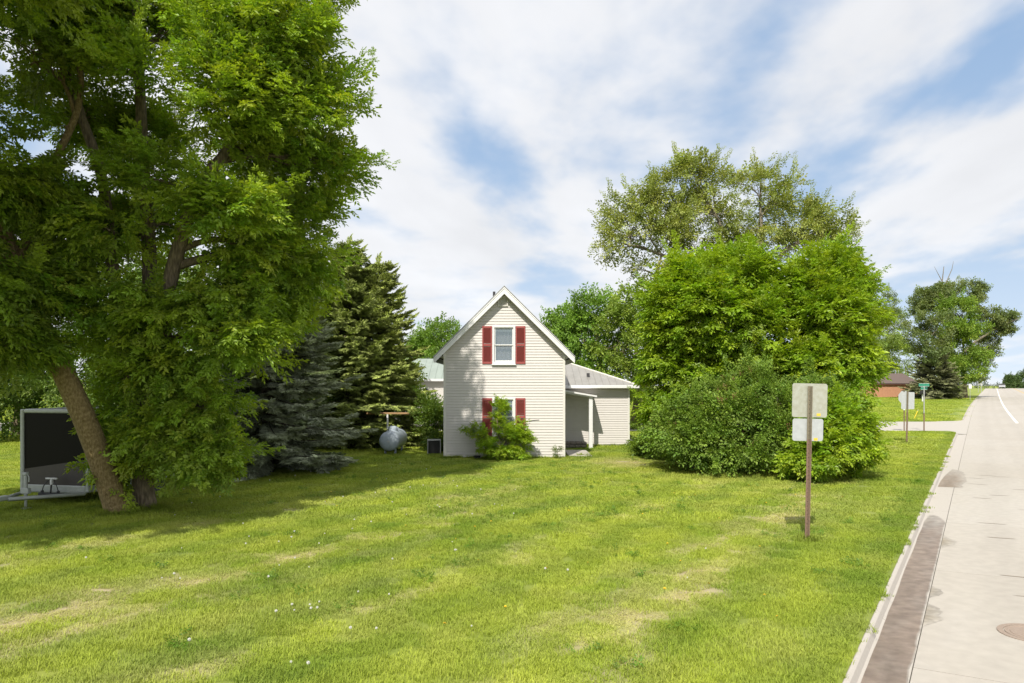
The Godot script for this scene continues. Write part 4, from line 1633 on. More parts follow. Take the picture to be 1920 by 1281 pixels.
func build_signs() -> void:
	var t := thing("road_sign", "back of a two panel road sign on rusty post nearest the camera", "road sign", at(5.095, 12.9), 0.10, "road signs seen from behind")
	t.rotation.z = -0.022
	channel_post(t, 2.68, 1.76, true)
	sign_panel(t, "upper_panel", Vector3(0.012, 2.435, -0.022), 0.635, 0.585, M.alu_old, true)
	sign_panel(t, "lower_panel", Vector3(-0.012, 1.925, -0.022), 0.555, 0.385, M.alu, true)
	t = thing("road_sign", "smaller grey road sign back on brown post before the side street", "road sign", at(18.45, 34.9), 0.12, "road signs seen from behind")
	t.rotation.z = -0.02
	channel_post(t, 2.40, 1.45, false)
	sign_panel(t, "panel", Vector3(0.04, 1.97, -0.022), 0.66, 0.80, M.alu, false)
	# octagonal sign, seen from behind, at the mouth of the side street
	t = thing("stop_sign", "octagonal sign back on dark post half hidden behind the grey sign", "road sign", at(22.75, 43.3), 0.25, "road signs seen from behind")
	channel_post(t, 2.40, 1.2, false)
	var g := Geo.new()
	var oct := []
	for k in 8:
		oct.append(Vector2(cos(PI / 8 + k * PI / 4), sin(PI / 8 + k * PI / 4)) * 0.40)
	g.xf = Transform3D(Basis(), Vector3(0, 1.98, -0.025))
	g.slab(oct, -0.003, 0.0)
	part("panel", g, M.alu, t)
	g = Geo.new()
	g.box(Vector3(0, 1.34, 0.0), Vector3(0.11, 0.22, 0.05), 0.01)
	var col := part("reflector_collar", g, M.white, t)
	g = Geo.new()
	g.box(Vector3(0, 1.35, 0.0), Vector3(0.114, 0.07, 0.054), 0.01)
	part("band", g, M.black, col)
	# street name sign
	t = thing("street_name_sign", "green street name blades on a thin galvanised pole", "street sign", at(24.15, 43.75), 0.2)
	g = Geo.new()
	g.tube([Vector3(0, -0.2, 0), Vector3(0, 1.05, 0)], [0.036, 0.036], 10)
	part("pole", g, M.post_rust, t)
	g = Geo.new()
	g.tube([Vector3(0, 1.0, 0), Vector3(0, 2.62, 0)], [0.030, 0.030], 10)
	part("pole", g, M.galv, t)
	for k in 2:
		g = Geo.new()
		g.xf = Transform3D(Basis(Vector3.UP, 0.25 if k == 0 else -0.62), Vector3(0, 2.50 + 0.20 * k, 0))
		g.slab(rounded_rect(0.60 if k == 0 else 0.55, 0.18, 0.02), -0.004, 0.004)
		var b := part("name_blade", g, M.green_sign, t)
		g = Geo.new()
		g.xf = Transform3D(Basis(Vector3.UP, 0.25 if k == 0 else -0.62), Vector3(0, 2.50 + 0.20 * k, 0))
		for y in [-0.077, 0.077]:
			g.box(Vector3(0, y, 0.0045), Vector3(0.54 if k == 0 else 0.5, 0.012, 0.003))
		part("border", g, M.white, b)
	g = Geo.new()
	g.box(Vector3(0, 2.60, 0), Vector3(0.05, 0.035, 0.05), 0.005)
	part("bracket", g, M.galv, t)
	# guy wire guard
	t = thing("guy_guard", "thin yellow guy wire guard leaning in the lawn across the street", "cable guard", at(31.2, 58.0))
	g = Geo.new()
	g.tube([Vector3(0, -0.1, 0), Vector3(0.34, 0.60, -0.05)], [0.03, 0.03], 8)
	part("tube", g, M.yellow, t)
	g = Geo.new()
	g.tube([Vector3(0.34, 0.60, -0.05), Vector3(0.40, 0.72, -0.06)], [0.012, 0.012], 6)
	part("wire", g, M.galv, t)
	# signs and posts far along the road
	t = thing("small_sign", "small white square sign far along the road below the limb", "road sign", at(67.5, 110.0), 0.3, "far road signs")
	g = Geo.new()
	g.tube([Vector3(0, -0.1, 0), Vector3(0, 2.3, 0)], [0.03, 0.03], 6)
	part("post", g, M.galv, t)
	g = Geo.new()
	g.slab([Vector2(-0.28, 1.75), Vector2(0.28, 1.75), Vector2(0.28, 2.36), Vector2(-0.28, 2.36)], 0.03, 0.04)
	part("panel", g, M.white, t)
	t = thing("guide_sign", "wide pale sign on two legs far along the road", "road sign", at(112.8, 180.0), 0.3, "far road signs")
	for s in [-0.45, 0.45]:
		g = Geo.new()
		g.tube([Vector3(s, -0.2, 0), Vector3(s, 2.5, 0)], [0.045, 0.045], 6)
		part("leg", g, M.galv, t)
	g = Geo.new()
	g.slab([Vector2(-0.75, 1.9), Vector2(0.75, 1.9), Vector2(0.45, 2.7), Vector2(-0.45, 2.7)], 0.05, 0.07)
	part("panel", g, M.alu_old, t)
	t = thing("marker_sign", "small round white marker beside the two legged far sign", "road sign", at(117.6, 187.0), 0.3, "far road signs")
	g = Geo.new()
	g.tube([Vector3(0, -0.2, 0), Vector3(0, 2.0, 0)], [0.04, 0.04], 6)
	part("post", g, M.galv, t)
	g = Geo.new()
	g.lathe(Vector3(0, 1.9, 0.05), Vector3(0, 0, 1), [Vector2(0.30, -0.01), Vector2(0.30, 0.01), Vector2(0.001, 0.011)], 16)
	part("disc", g, M.white, t)
	# mailbox in front of the dark spruce
	t = thing("mailbox", "black mailbox on a white post before the dark spruce", "mailbox", at(57.2, 104.0), 0.3)
	g = Geo.new()
	g.box(Vector3(0, 0.5, 0), Vector3(0.12, 1.2, 0.12), 0.01)
	part("post", g, M.white, t)
	g = Geo.new()
	g.slab([Vector2(-0.2, 1.0), Vector2(0.2, 1.0), Vector2(0.2, 1.3), Vector2(0.12, 1.44), Vector2(-0.12, 1.44), Vector2(-0.2, 1.3)], -0.35, 0.35)
	part("box", g, M.black, t)


func build_trailer() -> void:
	var t := thing("cargo_trailer", "black enclosed cargo trailer with white metal edges behind leaning trunk", "trailer", Vector3(-10.42, 0, -17.0), -0.20)
	var W := 1.80
	var y0 := 0.27
	var y1 := 2.14
	var L := 3.6
	var g := Geo.new()
	g.box(Vector3(0, (y0 + y1) / 2, -L / 2), Vector3(W - 0.04, y1 - y0 - 0.03, L - 0.04), 0.01)
	part("body", g, M.trailer_black, t)
	g = Geo.new()
	g.slab([Vector2(-W / 2 + 0.06, y0 + 0.13), Vector2(W / 2 - 0.06, y0 + 0.13), Vector2(W / 2 - 0.06, y0 + 0.74), Vector2(-W / 2 + 0.06, y0 + 0.50)], -0.021, -0.010)
	part("stone_guard", g, M.trailer_guard, t)
	for s in [-1.0, 1.0]:
		g = Geo.new()
		g.box(Vector3(s * (W / 2 - 0.03), (y0 + y1) / 2, -0.03), Vector3(0.10, y1 - y0, 0.10), 0.02)
		part("corner_post", g, M.trailer_trim, t)
		g = Geo.new()
		g.box(Vector3(s * (W / 2 - 0.03), (y0 + y1) / 2, -L + 0.03), Vector3(0.10, y1 - y0, 0.10), 0.02)
		part("corner_post", g, M.trailer_trim, t)
		g = Geo.new()
		g.box(Vector3(s * (W / 2 - 0.028), y0 + 0.07, -L / 2), Vector3(0.06, 0.15, L - 0.2), 0.01)
		g.box(Vector3(s * (W / 2 - 0.028), y1 - 0.04, -L / 2), Vector3(0.06, 0.09, L - 0.2), 0.01)
		part("side_rail", g, M.trailer_trim, t)
		g = Geo.new()
		g.lathe(Vector3(s * (W / 2 + 0.02), 0.32, -L * 0.58), Vector3(s, 0, 0), [Vector2(0.001, 0.0), Vector2(0.30, 0.0), Vector2(0.33, 0.03), Vector2(0.33, 0.15), Vector2(0.30, 0.18), Vector2(0.19, 0.17), Vector2(0.18, 0.13), Vector2(0.001, 0.13)], 20)
		part("wheel", g, M.dark, t)
		g = Geo.new()
		var arc := []
		for k in 9:
			var a := PI * k / 8.0
			arc.append(Vector3(s * (W / 2 + 0.12), 0.36 + 0.42 * sin(a), -L * 0.58 + 0.46 * cos(a)))
		for k in 8:
			g.quad(arc[k] - Vector3(s * 0.12, 0, 0), arc[k + 1] - Vector3(s * 0.12, 0, 0), arc[k + 1] + Vector3(s * 0.12, 0, 0), arc[k] + Vector3(s * 0.12, 0, 0), Vector3(0, 1, 0))
		part("fender", g, M.trailer_trim, t)
	g = Geo.new()
	g.box(Vector3(0, y1 - 0.04, -0.03), Vector3(W - 0.16, 0.085, 0.095), 0.02)
	part("top_rail", g, M.trailer_trim, t)
	g = Geo.new()
	g.box(Vector3(0, y0 + 0.06, -0.03), Vector3(W - 0.16, 0.18, 0.095), 0.02)
	part("bottom_rail", g, M.trailer_trim, t)
	g = Geo.new()
	for s in [-1.0, 1.0]:
		g.tube([Vector3(s * 0.8, y0 - 0.03, 0.0), Vector3(s * 0.07, y0 + 0.02, 1.30)], [0.045, 0.045], 4)
	g.box(Vector3(0, y0 + 0.05, 1.42), Vector3(0.14, 0.10, 0.36), 0.02)
	part("tongue", g, M.trailer_trim, t)
	g = Geo.new()
	g.tube([Vector3(0.02, 0.0, 0.80), Vector3(0.02, 0.36, 0.80)], [0.028, 0.028], 10)
	g.tube([Vector3(0.02, 0.30, 0.80), Vector3(0.02, 0.74, 0.80)], [0.038, 0.038], 10)
	g.box(Vector3(0.02, 0.02, 0.80), Vector3(0.16, 0.03, 0.16), 0.008)
	g.box(Vector3(0.02, 0.40, 0.80), Vector3(0.20, 0.12, 0.10), 0.01)
	g.box(Vector3(0.02, 0.77, 0.80), Vector3(0.10, 0.07, 0.10), 0.015)
	g.tube([Vector3(0.06, 0.78, 0.80), Vector3(0.12, 0.70, 0.82), Vector3(0.12, 0.60, 0.82)], [0.012, 0.012, 0.012], 6)
	part("jack", g, M.trailer_trim, t)
	g = Geo.new()
	g.box(Vector3(0.12, y0 - 0.02, 0.22), Vector3(0.62, 0.05, 0.10), 0.01)
	g.tube([Vector3(0.10, y0, 0.22), Vector3(0.13, 0.50, 0.22)], [0.018, 0.018], 8)
	part("hitch_stand", g, M.dark, t)
	g = Geo.new()
	g.box(Vector3(0.13, 0.52, 0.22), Vector3(0.06, 0.12, 0.06), 0.012)
	g.box(Vector3(0.13, 0.60, 0.22), Vector3(0.30, 0.035, 0.06), 0.01)
	part("stand_head", g, M.white, t)
	for s in [-1.0, 1.0]:
		g = Geo.new()
		g.tube([Vector3(0.13 + s * 0.07, 0.56, 0.23), Vector3(0.13 + s * 0.17, 0.44, 0.26), Vector3(0.13 + s * 0.21, 0.33, 0.26)], [0.011, 0.011, 0.011], 6)
		g.box(Vector3(0.13 + s * 0.21, 0.31, 0.26), Vector3(0.06, 0.05, 0.05), 0.01)
		part("chain", g, M.dark, t)


func build_yard() -> void:
	# propane tank
	var t := thing("propane_tank", "pale blue grey propane tank lying on short legs beside spruces", "propane tank", at(-4.76, 28.7), -0.03)
	var g := Geo.new()
	var R := 0.385
	var prof := []
	for k in 9:
		var a := PI / 2 * k / 8.0
		prof.append(Vector2(R * sin(a) + 0.0005, 0.20 - 0.20 * cos(a)))
	for k in 9:
		var a := PI / 2 * k / 8.0
		prof.append(Vector2(R * cos(a) + 0.0005, 2.1 + 0.20 * sin(a)))
	g.lathe(Vector3(0, 0.52, 0.0), Vector3(0, 0, -1), prof, 32)
	var body := part("tank", g, M.tank, t)
	g = Geo.new()
	g.lathe(Vector3(0, 0.86, -0.95), Vector3(0, 1, 0), [Vector2(0.19, 0.0), Vector2(0.19, 0.12), Vector2(0.17, 0.17), Vector2(0.10, 0.205), Vector2(0.001, 0.215)], 20)
	part("valve_dome", g, M.tank, t)
	for z in [-0.45, -1.85]:
		for s in [-0.2, 0.2]:
			g = Geo.new()
			g.box(Vector3(s, 0.08, z), Vector3(0.07, 0.26, 0.12), 0.01)
			part("leg", g, M.tank, t)
	for z in [-0.35, -1.9]:
		g = Geo.new()
		g.slab([Vector2(-0.05, 0.88), Vector2(0.05, 0.88), Vector2(0.04, 0.97), Vector2(-0.04, 0.97)], z - 0.008, z + 0.008)
		part("lifting_lug", g, M.tank, t)
	g = Geo.new()
	g.box(Vector3(0.0, 0.52, 0.003), Vector3(0.09, 0.06, 0.012))
	part("data_plate", g, M.galv, body)
	for z in [-0.45, -1.85]:
		var pad := thing("paving_block", "concrete block under the %s legs of the propane tank" % ("near" if z > -1 else "far"), "block", t.transform * Vector3(0, -0.055, z), -0.03, "blocks under the propane tank")
		g = Geo.new()
		g.box(Vector3.ZERO, Vector3(0.62, 0.12, 0.22), 0.01)
		part("block", g, M.kerb, pad)
	# clothes line posts
	t = thing("clothesline_post", "white clothesline post with sunlit wooden crossbar behind propane tank", "clothesline post", Vector3(-5.17, 0, -31.0), 0.0, "clothesline posts")
	g = Geo.new()
	g.tube([Vector3(0, -0.2, 0), Vector3(0, 1.50, 0)], [0.045, 0.04], 10)
	part("post", g, M.white, t)
	g = Geo.new()
	g.box(Vector3(0, 1.52, 0), Vector3(1.78, 0.075, 0.09), 0.01)
	part("crossbar", g, M.wood, t)
	for s in [-0.75, -0.3, 0.3, 0.75]:
		g = Geo.new()
		g.tube([Vector3(s, 1.56, 0), Vector3(s, 1.61, 0.0)], [0.008, 0.008], 5)
		part("hook", g, M.galv, t)
	t = thing("clothesline_post", "far thin white clothesline post left of the house corner", "clothesline post", Vector3(-4.0, 0, -35.3), 0.0, "clothesline posts")
	g = Geo.new()
	g.tube([Vector3(0, -0.2, 0), Vector3(0, 1.26, 0)], [0.04, 0.035], 10)
	part("post", g, M.white, t)
	g = Geo.new()
	g.box(Vector3(-0.1, 1.27, 0), Vector3(1.5, 0.05, 0.06), 0.01)
	part("crossbar", g, M.white, t)
	# air conditioner
	t = thing("air_conditioner", "dark air conditioner cabinet at the left corner of the house", "air conditioner", at(-3.06, 29.3), 0.12)
	g = Geo.new()
	g.box(Vector3(0, 0.27, 0), Vector3(0.50, 0.52, 0.50), 0.015)
	part("cabinet", g, M.black, t)
	g = Geo.new()
	for s in [-1.0, 1.0]:
		g.box(Vector3(s * 0.245, 0.27, 0.245), Vector3(0.035, 0.545, 0.035), 0.006)
	g.box(Vector3(0, 0.545, 0), Vector3(0.53, 0.03, 0.53), 0.01)
	part("frame", g, M.galv, t)
	for k in 11:
		g = Geo.new()
		g.xf = Transform3D(Basis(Vector3.RIGHT, 0.5), Vector3(0, 0.06 + 0.042 * k, 0.253))
		g.box(Vector3.ZERO, Vector3(0.45, 0.02, 0.006))
		part("slat", g, M.dark, t)
	t = thing("concrete_pad", "flat concrete pad under the air conditioner", "pad", at(-3.06, 29.3, -0.02), 0.12)
	g = Geo.new()
	g.box(Vector3(0, 0, 0), Vector3(0.66, 0.06, 0.66), 0.01)
	part("pad", g, M.kerb, t)
	# small dark box at the foot of the front wall
	t = thing("foundation_vent", "small dark box on the ground at the foot of the front wall", "vent box", Vector3(-1.27, 0, -27.20))
	g = Geo.new()
	g.box(Vector3(0, 0.06, 0), Vector3(0.24, 0.10, 0.16), 0.03)
	part("box", g, M.dark, t)
	g = Geo.new()
	g.box(Vector3(0, 0.115, 0.0), Vector3(0.27, 0.02, 0.19), 0.008)
	part("lid", g, M.black, t)
	# manhole
	t = thing("manhole_cover", "round rusty manhole cover set in the road", "manhole cover", Vector3(5.83, road_y((5.83 - kerb_x(8.32)) * COS) + 0.002, -8.32))
	g = Geo.new()
	g.lathe(Vector3.ZERO, Vector3.UP, [Vector2(0.36, -0.05), Vector2(0.36, 0.003), Vector2(0.30, 0.004), Vector2(0.298, -0.012)], 40)
	part("ring", g, M.rust, t)
	g = Geo.new()
	g.lathe(Vector3.ZERO, Vector3.UP, [Vector2(0.288, -0.012), Vector2(0.287, 0.003), Vector2(0.262, 0.003), Vector2(0.258, -0.003), Vector2(0.236, -0.003), Vector2(0.232, 0.003), Vector2(0.0005, 0.003)], 40)
	part("lid", g, M.rust, t)
	# brick outbuilding far along
	t = thing("brick_garage", "low orange brick outbuilding with grey hipped roof across the street", "building", Vector3(65.2, rise(130.0), -133.0), 0.06)
	g = Geo.new()
	g.box(Vector3(0, 1.1, 0), Vector3(11.0, 2.3, 6.0))
	part("wall", g, M.brick_dark, t)
	var pr := RandomNumberGenerator.new()
	pr.seed = 4
	g = Geo.new()
	for j in 28:
		for k in 50:
			var bx := -5.48 + 0.22 * k + (0.11 if j % 2 else 0.0)
			if bx < 5.4:
				g.box(Vector3(bx, 0.04 + 0.078 * j, 3.0), Vector3(0.205, 0.064, 0.02 + 0.008 * pr.randf()))
	part("brickwork", g, M.brick, t).set_meta("kind", "stuff")
	g = Geo.new()
	g.box(Vector3(0, 2.28, 0), Vector3(11.7, 0.22, 6.7), 0.01)
	part("fascia", g, mat(Color(0.12, 0.05, 0.04)), t)
	g = Geo.new()
	var e := [Vector3(-5.95, 2.40, 3.45), Vector3(5.95, 2.40, 3.45), Vector3(5.95, 2.40, -3.45), Vector3(-5.95, 2.40, -3.45)]
	var ra := Vector3(-4.0, 4.2, 0)
	var rb := Vector3(4.6, 4.2, 0)
	g.quad(e[0], e[1], rb, ra, Vector3(0, 1, 1))
	g.quad(e[3], e[2], rb, ra, Vector3(0, 1, -1))
	g.tri(e[1], e[2], rb, Vector3(1, 1, 0))
	g.tri(e[0], e[3], ra, Vector3(-1, 1, 0))
	part("roof", g, M.brown_shingle, t)
	# car coming over the rise
	var cz := 264.0
	t = thing("car", "silver car coming over the crest of the road", "car", road_at(4.9, cz, 0.0), atan(-TAN) - 0.02)
	g = Geo.new()
	g.xf = Transform3D(Basis(Vector3.UP, PI / 2), Vector3(0.95, 0, 0))
	g.slab([Vector2(-2.2, 0.35), Vector2(2.2, 0.35), Vector2(2.25, 0.75), Vector2(2.0, 0.95), Vector2(1.2, 1.05), Vector2(-2.1, 1.08), Vector2(-2.3, 0.8)], -1.90, 0.0)
	part("body", g, M.car_paint, t)
	g = Geo.new()
	g.xf = Transform3D(Basis(Vector3.UP, PI / 2), Vector3(0.82, 0, 0))
	g.slab([Vector2(-1.9, 1.05), Vector2(1.2, 1.03), Vector2(0.5, 1.66), Vector2(-1.5, 1.70)], -1.64, 0.0)
	part("cabin", g, M.dark, t)
	for x in [-0.68, 0.68]:
		g = Geo.new()
		g.lathe(Vector3(x, 0.72, 2.2), Vector3(0, 0, 1), [Vector2(0.13, -0.05), Vector2(0.12, 0.06), Vector2(0.001, 0.08)], 12)
		part("headlight", g, M.lamp_glass, t)
	g = Geo.new()
	g.box(Vector3(0, 0.45, 2.22), Vector3(1.5, 0.2, 0.1), 0.02)
	part("grille", g, M.black, t)
	for x in [-0.86, 0.86]:
		for z in [-1.4, 1.4]:
			g = Geo.new()
			g.lathe(Vector3(x, 0.34, z), Vector3(signf(x), 0, 0), [Vector2(0.001, -0.1), Vector2(0.34, -0.1), Vector2(0.34, 0.09), Vector2(0.2, 0.1), Vector2(0.001, 0.1)], 16)
			part("wheel", g, M.black, t)


# ---------------------------------------------------------------- small plants
func build_dandelions() -> void:
	var r := RandomNumberGenerator.new()
	r.seed = 77
	var head := Geo.new()
	for k in 90:
		var d := rand_dir(r)
		var s := d.cross(rand_dir(r)).normalized() * 0.0035
		head.tri(d * 0.003 - s, d * 0.003 + s, d * 0.019 + s * 0.4, d)
		head.tri(d * 0.019 - s * 1.6, d * 0.019 + s * 1.6, d * 0.0195 + d.cross(s), d)
	var hm := head.mesh()
	var flower := Geo.new()
	for k in 40:
		var a := TAU * k / 40.0 * 3.0
		var lift := 0.004 + 0.010 * float(k) / 40.0
		var d := Vector3(cos(a), 0, sin(a))
		var s := Vector3(-d.z, 0, d.x) * 0.003
		var q := 0.019 * (1.0 - 0.5 * float(k) / 40.0)
		flower.quad(-s + Vector3(0, lift, 0), s + Vector3(0, lift, 0), d * q + s + Vector3(0, lift + 0.004, 0), d * q - s + Vector3(0, lift + 0.004, 0), Vector3.UP)
	var fm := flower.mesh()
	var protos := []
	for k in 2:
		var t := thing("seeding_dandelion" if k == 0 else "flowering_dandelion", "white dandelion seed head standing in the lawn" if k == 0 else "small yellow dandelion flower in the lawn", "dandelion", Vector3.ZERO, 0.0, "dandelion seed heads in the lawn" if k == 0 else "yellow dandelions in the lawn")
		var g := Geo.new()
		var h := 0.13 if k == 0 else 0.055
		g.tube([Vector3.ZERO, Vector3(0.006, h * 0.5, 0.0), Vector3(0, h, 0)], [0.0028, 0.0025, 0.002], 5)
		part("stem", g, M.stem, t)
		put("seed_head" if k == 0 else "flower_head", hm if k == 0 else fm, M.seed if k == 0 else M.petal, t).position = Vector3(0, h, 0)
		protos.append(t)
	var spots := [
		[-2.62, 8.85], [-2.55, 8.75], [-2.42, 8.9], [-2.35, 8.72], [-2.28, 8.74], [-2.7, 8.55], [-1.72, 8.0], [-1.45, 8.05], [-1.95, 9.5], [-1.55, 9.4], [-4.75, 10.15], [-4.62, 10.2], [-4.5, 10.1],
		[-3.4, 10.9], [-4.55, 12.9], [-4.35, 12.2], [-3.3, 7.6], [-6.4, 11.2], [-5.3, 12.0], [-3.85, 13.2], [-2.9, 13.6], [-3.05, 14.4], [-4.2, 16.8], [-4.05, 17.1], [-3.9, 17.3], [-3.3, 18.0], [-2.6, 19.0], [-2.3, 19.4], [-1.9, 20.0], [-1.6, 20.4],
		[-1.0, 12.6], [-0.9, 12.0], [-1.8, 11.2], [-2.1, 7.1], [-0.45, 8.2], [-1.9, 7.0], [0.8, 10.5], [2.4, 10.2], [3.1, 11.9],
	]
	for i in spots.size() + 60:
		var p: Vector2
		if i < spots.size():
			p = Vector2(spots[i][0], spots[i][1])
		else:
			var z := lerpf(8.0, 26.0, pow(r.randf(), 0.7))
			p = Vector2(r.randf_range(-0.5 * z, 0.05 * z), z)
		var t: Node3D = protos[0] if i == 0 else protos[0].duplicate()
		if i > 0:
			t.name = numbered("seeding_dandelion")
			add_child(t, true)
		t.position = at(p.x, p.y)
		t.rotation = Vector3(r.randf_range(-0.15, 0.15), r.randf() * TAU, r.randf_range(-0.15, 0.15))
		t.scale = Vector3.ONE * r.randf_range(0.5, 0.9)
	for i in 60:
		var z := lerpf(6.8, 25.0, pow(r.randf(), 0.8))
		var p := Vector2(r.randf_range(-0.25 * z, minf(0.45 * z, kerb_x(z) - 0.4)), z)
		var t: Node3D = protos[1] if i == 0 else protos[1].duplicate()
		if i > 0:
			t.name = numbered("flowering_dandelion")
			add_child(t, true)
		t.position = at(p.x, p.y)
		t.rotation = Vector3(r.randf_range(-0.3, 0.3), r.randf() * TAU, r.randf_range(-0.2, 0.2))
		t.scale = Vector3.ONE * r.randf_range(0.8, 1.2)


# ---------------------------------------------------------------- trees
func build_trees() -> void:
	var box_elder := Color(0.118, 0.205, 0.020)
	var box_elder2 := Color(0.265, 0.335, 0.04)
	# the big tree of several stems left of the house
	var b1 := Vector3(-8.036, 0.006, -16.4)
	b1.y = 0.0
	tree("box_elder", "tall leafy tree with several upright stems left of the house", "tree", "", b1 - Vector3(0, 0.1, 0), [
		[[Vector3(-8.036, -0.088, -16.4), Vector3(-8.106, 0.556, -16.4), Vector3(-8.141, 1.786, -16.4), Vector3(-8.038, 3.666, -16.5), Vector3(-8.063, 5.569, -16.6), Vector3(-8.205, 7.704, -16.6), Vector3(-8.226, 9.441, -16.5), Vector3(-8.208, 11.805, -16.3), Vector3(-7.869, 14.526, -16.2)], 0.235, 0.06, 1],
		[[Vector3(-8.177, 1.318, -16.4), Vector3(-8.383, 2.956, -16.3), Vector3(-8.644, 5.037, -16.2), Vector3(-8.777, 7.066, -16), Vector3(-9.199, 8.515, -15.9), Vector3(-9.48, 9.72, -15.8), Vector3(-9.583, 12.082, -15.6)], 0.17, 0.05],
		[[Vector3(-8.059, 1.318, -16.4), Vector3(-7.475, 4.103, -16.1), Vector3(-7.257, 5.237, -16), Vector3(-6.644, 6.925, -15.9), Vector3(-6.019, 7.833, -15.9), Vector3(-5.792, 9.537, -15.9), Vector3(-5.6, 12.094, -16), Vector3(-5.323, 14.873, -16.2)], 0.19, 0.05],
	], [
		[Vector3(-5.46, 10.188, -15.6), Vector3(1.671, 1.226, 1.6), 30], [Vector3(-4.918, 9.782, -16.2), Vector3(1.041, 1.273, 1.5), 18], [Vector3(-4.483, 8.603, -16.3), Vector3(1.397, 1.048, 1.5), 24], [Vector3(-5.754, 8.585, -15.2), Vector3(1.194, 1.14, 1.4), 24], [Vector3(-5.573, 7.822, -16.6), Vector3(1.482, 0.889, 1.4), 20],
		[Vector3(-4.38, 7.548, -16.8), Vector3(0.96, 0.54, 1), 11], [Vector3(-5.809, 6.196, -15.2), Vector3(0.977, 0.597, 1.1), 17], [Vector3(-5.58, 5.724, -16.8), Vector3(1.2, 0.744, 1.3), 18], [Vector3(-8.519, 8.065, -17.8), Vector3(1.399, 1.271, 1.4), 18], [Vector3(-7.863, 10.71, -17.2), Vector3(1.474, 1.351, 1.5), 20],
		[Vector3(-4.914, 6.595, -17.2), Vector3(0.737, 0.59, 1), 10], [Vector3(-4.933, 5.459, -17.8), Vector3(0.699, 0.826, 1), 12], [Vector3(-5.531, 4.378, -17.8), Vector3(0.699, 0.572, 0.9), 8], [Vector3(-6.249, 4.517, -16.2), Vector3(1.157, 0.752, 1.3), 18], [Vector3(-7.348, 3.07, -16.2), Vector3(1.157, 0.984, 0.9), 24], [Vector3(-7.2, 1.671, -16), Vector3(0.914, 0.777, 0.7), 17], [Vector3(-6.496, 1.19, -15.9), Vector3(0.545, 0.625, 0.6), 12], [Vector3(-5.794, 3.614, -15.6), Vector3(0.724, 0.446, 0.7), 12],
		[Vector3(-8.925, 3.696, -17), Vector3(0.729, 0.607, 0.8), 10], [Vector3(-6.53, 2.212, -15.9), Vector3(0.568, 0.681, 0.7), 10], [Vector3(-7.869, 9.17, -15.3), Vector3(0.492, 0.546, 0.7), 8], [Vector3(-8.305, 5.912, -15.4), Vector3(0.55, 0.462, 0.5), 8], [Vector3(-7.418, 4.051, -15.5), Vector3(0.72, 0.498, 0.6), 10], [Vector3(-7.728, 7.04, -15.5), Vector3(0.443, 0.399, 0.5), 6], [Vector3(-8.58, 4.505, -15.6), Vector3(0.557, 0.446, 0.6), 7], [Vector3(-8.762, 6.205, -17.4), Vector3(0.87, 0.746, 1), 9], [Vector3(-7.92, 6.497, -17.6), Vector3(0.754, 0.754, 1), 9], [Vector3(-8.52, 2.484, -16.8), Vector3(0.6, 0.72, 0.6), 8], [Vector3(-8.434, 1.142, -16.4), Vector3(0.422, 0.562, 0.4), 9], [Vector3(-8.561, 1.894, -16.6), Vector3(0.427, 0.474, 0.4), 7],
		[Vector3(-4.334, 11.861, -16.4), Vector3(1.289, 1.054, 1.8), 18], [Vector3(-6.017, 12.194, -15.6), Vector3(1.671, 1.226, 2), 26], [Vector3(-5.343, 14.26, -17), Vector3(1.457, 1.336, 2), 14], [Vector3(-8.1, 12.443, -16.2), Vector3(1.504, 1.389, 1.8), 20], [Vector3(-6.794, 15.023, -16.4), Vector3(1.874, 1.289, 2), 24],
	], {"seed": 5, "flare": 0.30, "col": box_elder, "col2": box_elder2, "clump": 0.60, "per": 16, "size": 0.92, "droop": 0.04, "bark": M.bark, "twigs": 500, "flat": 0.68, "inner": 0.5})
	# the leaning tree
	var b0 := Vector3(-8.295, -0.009, -15.8)
	b0.y = -0.1
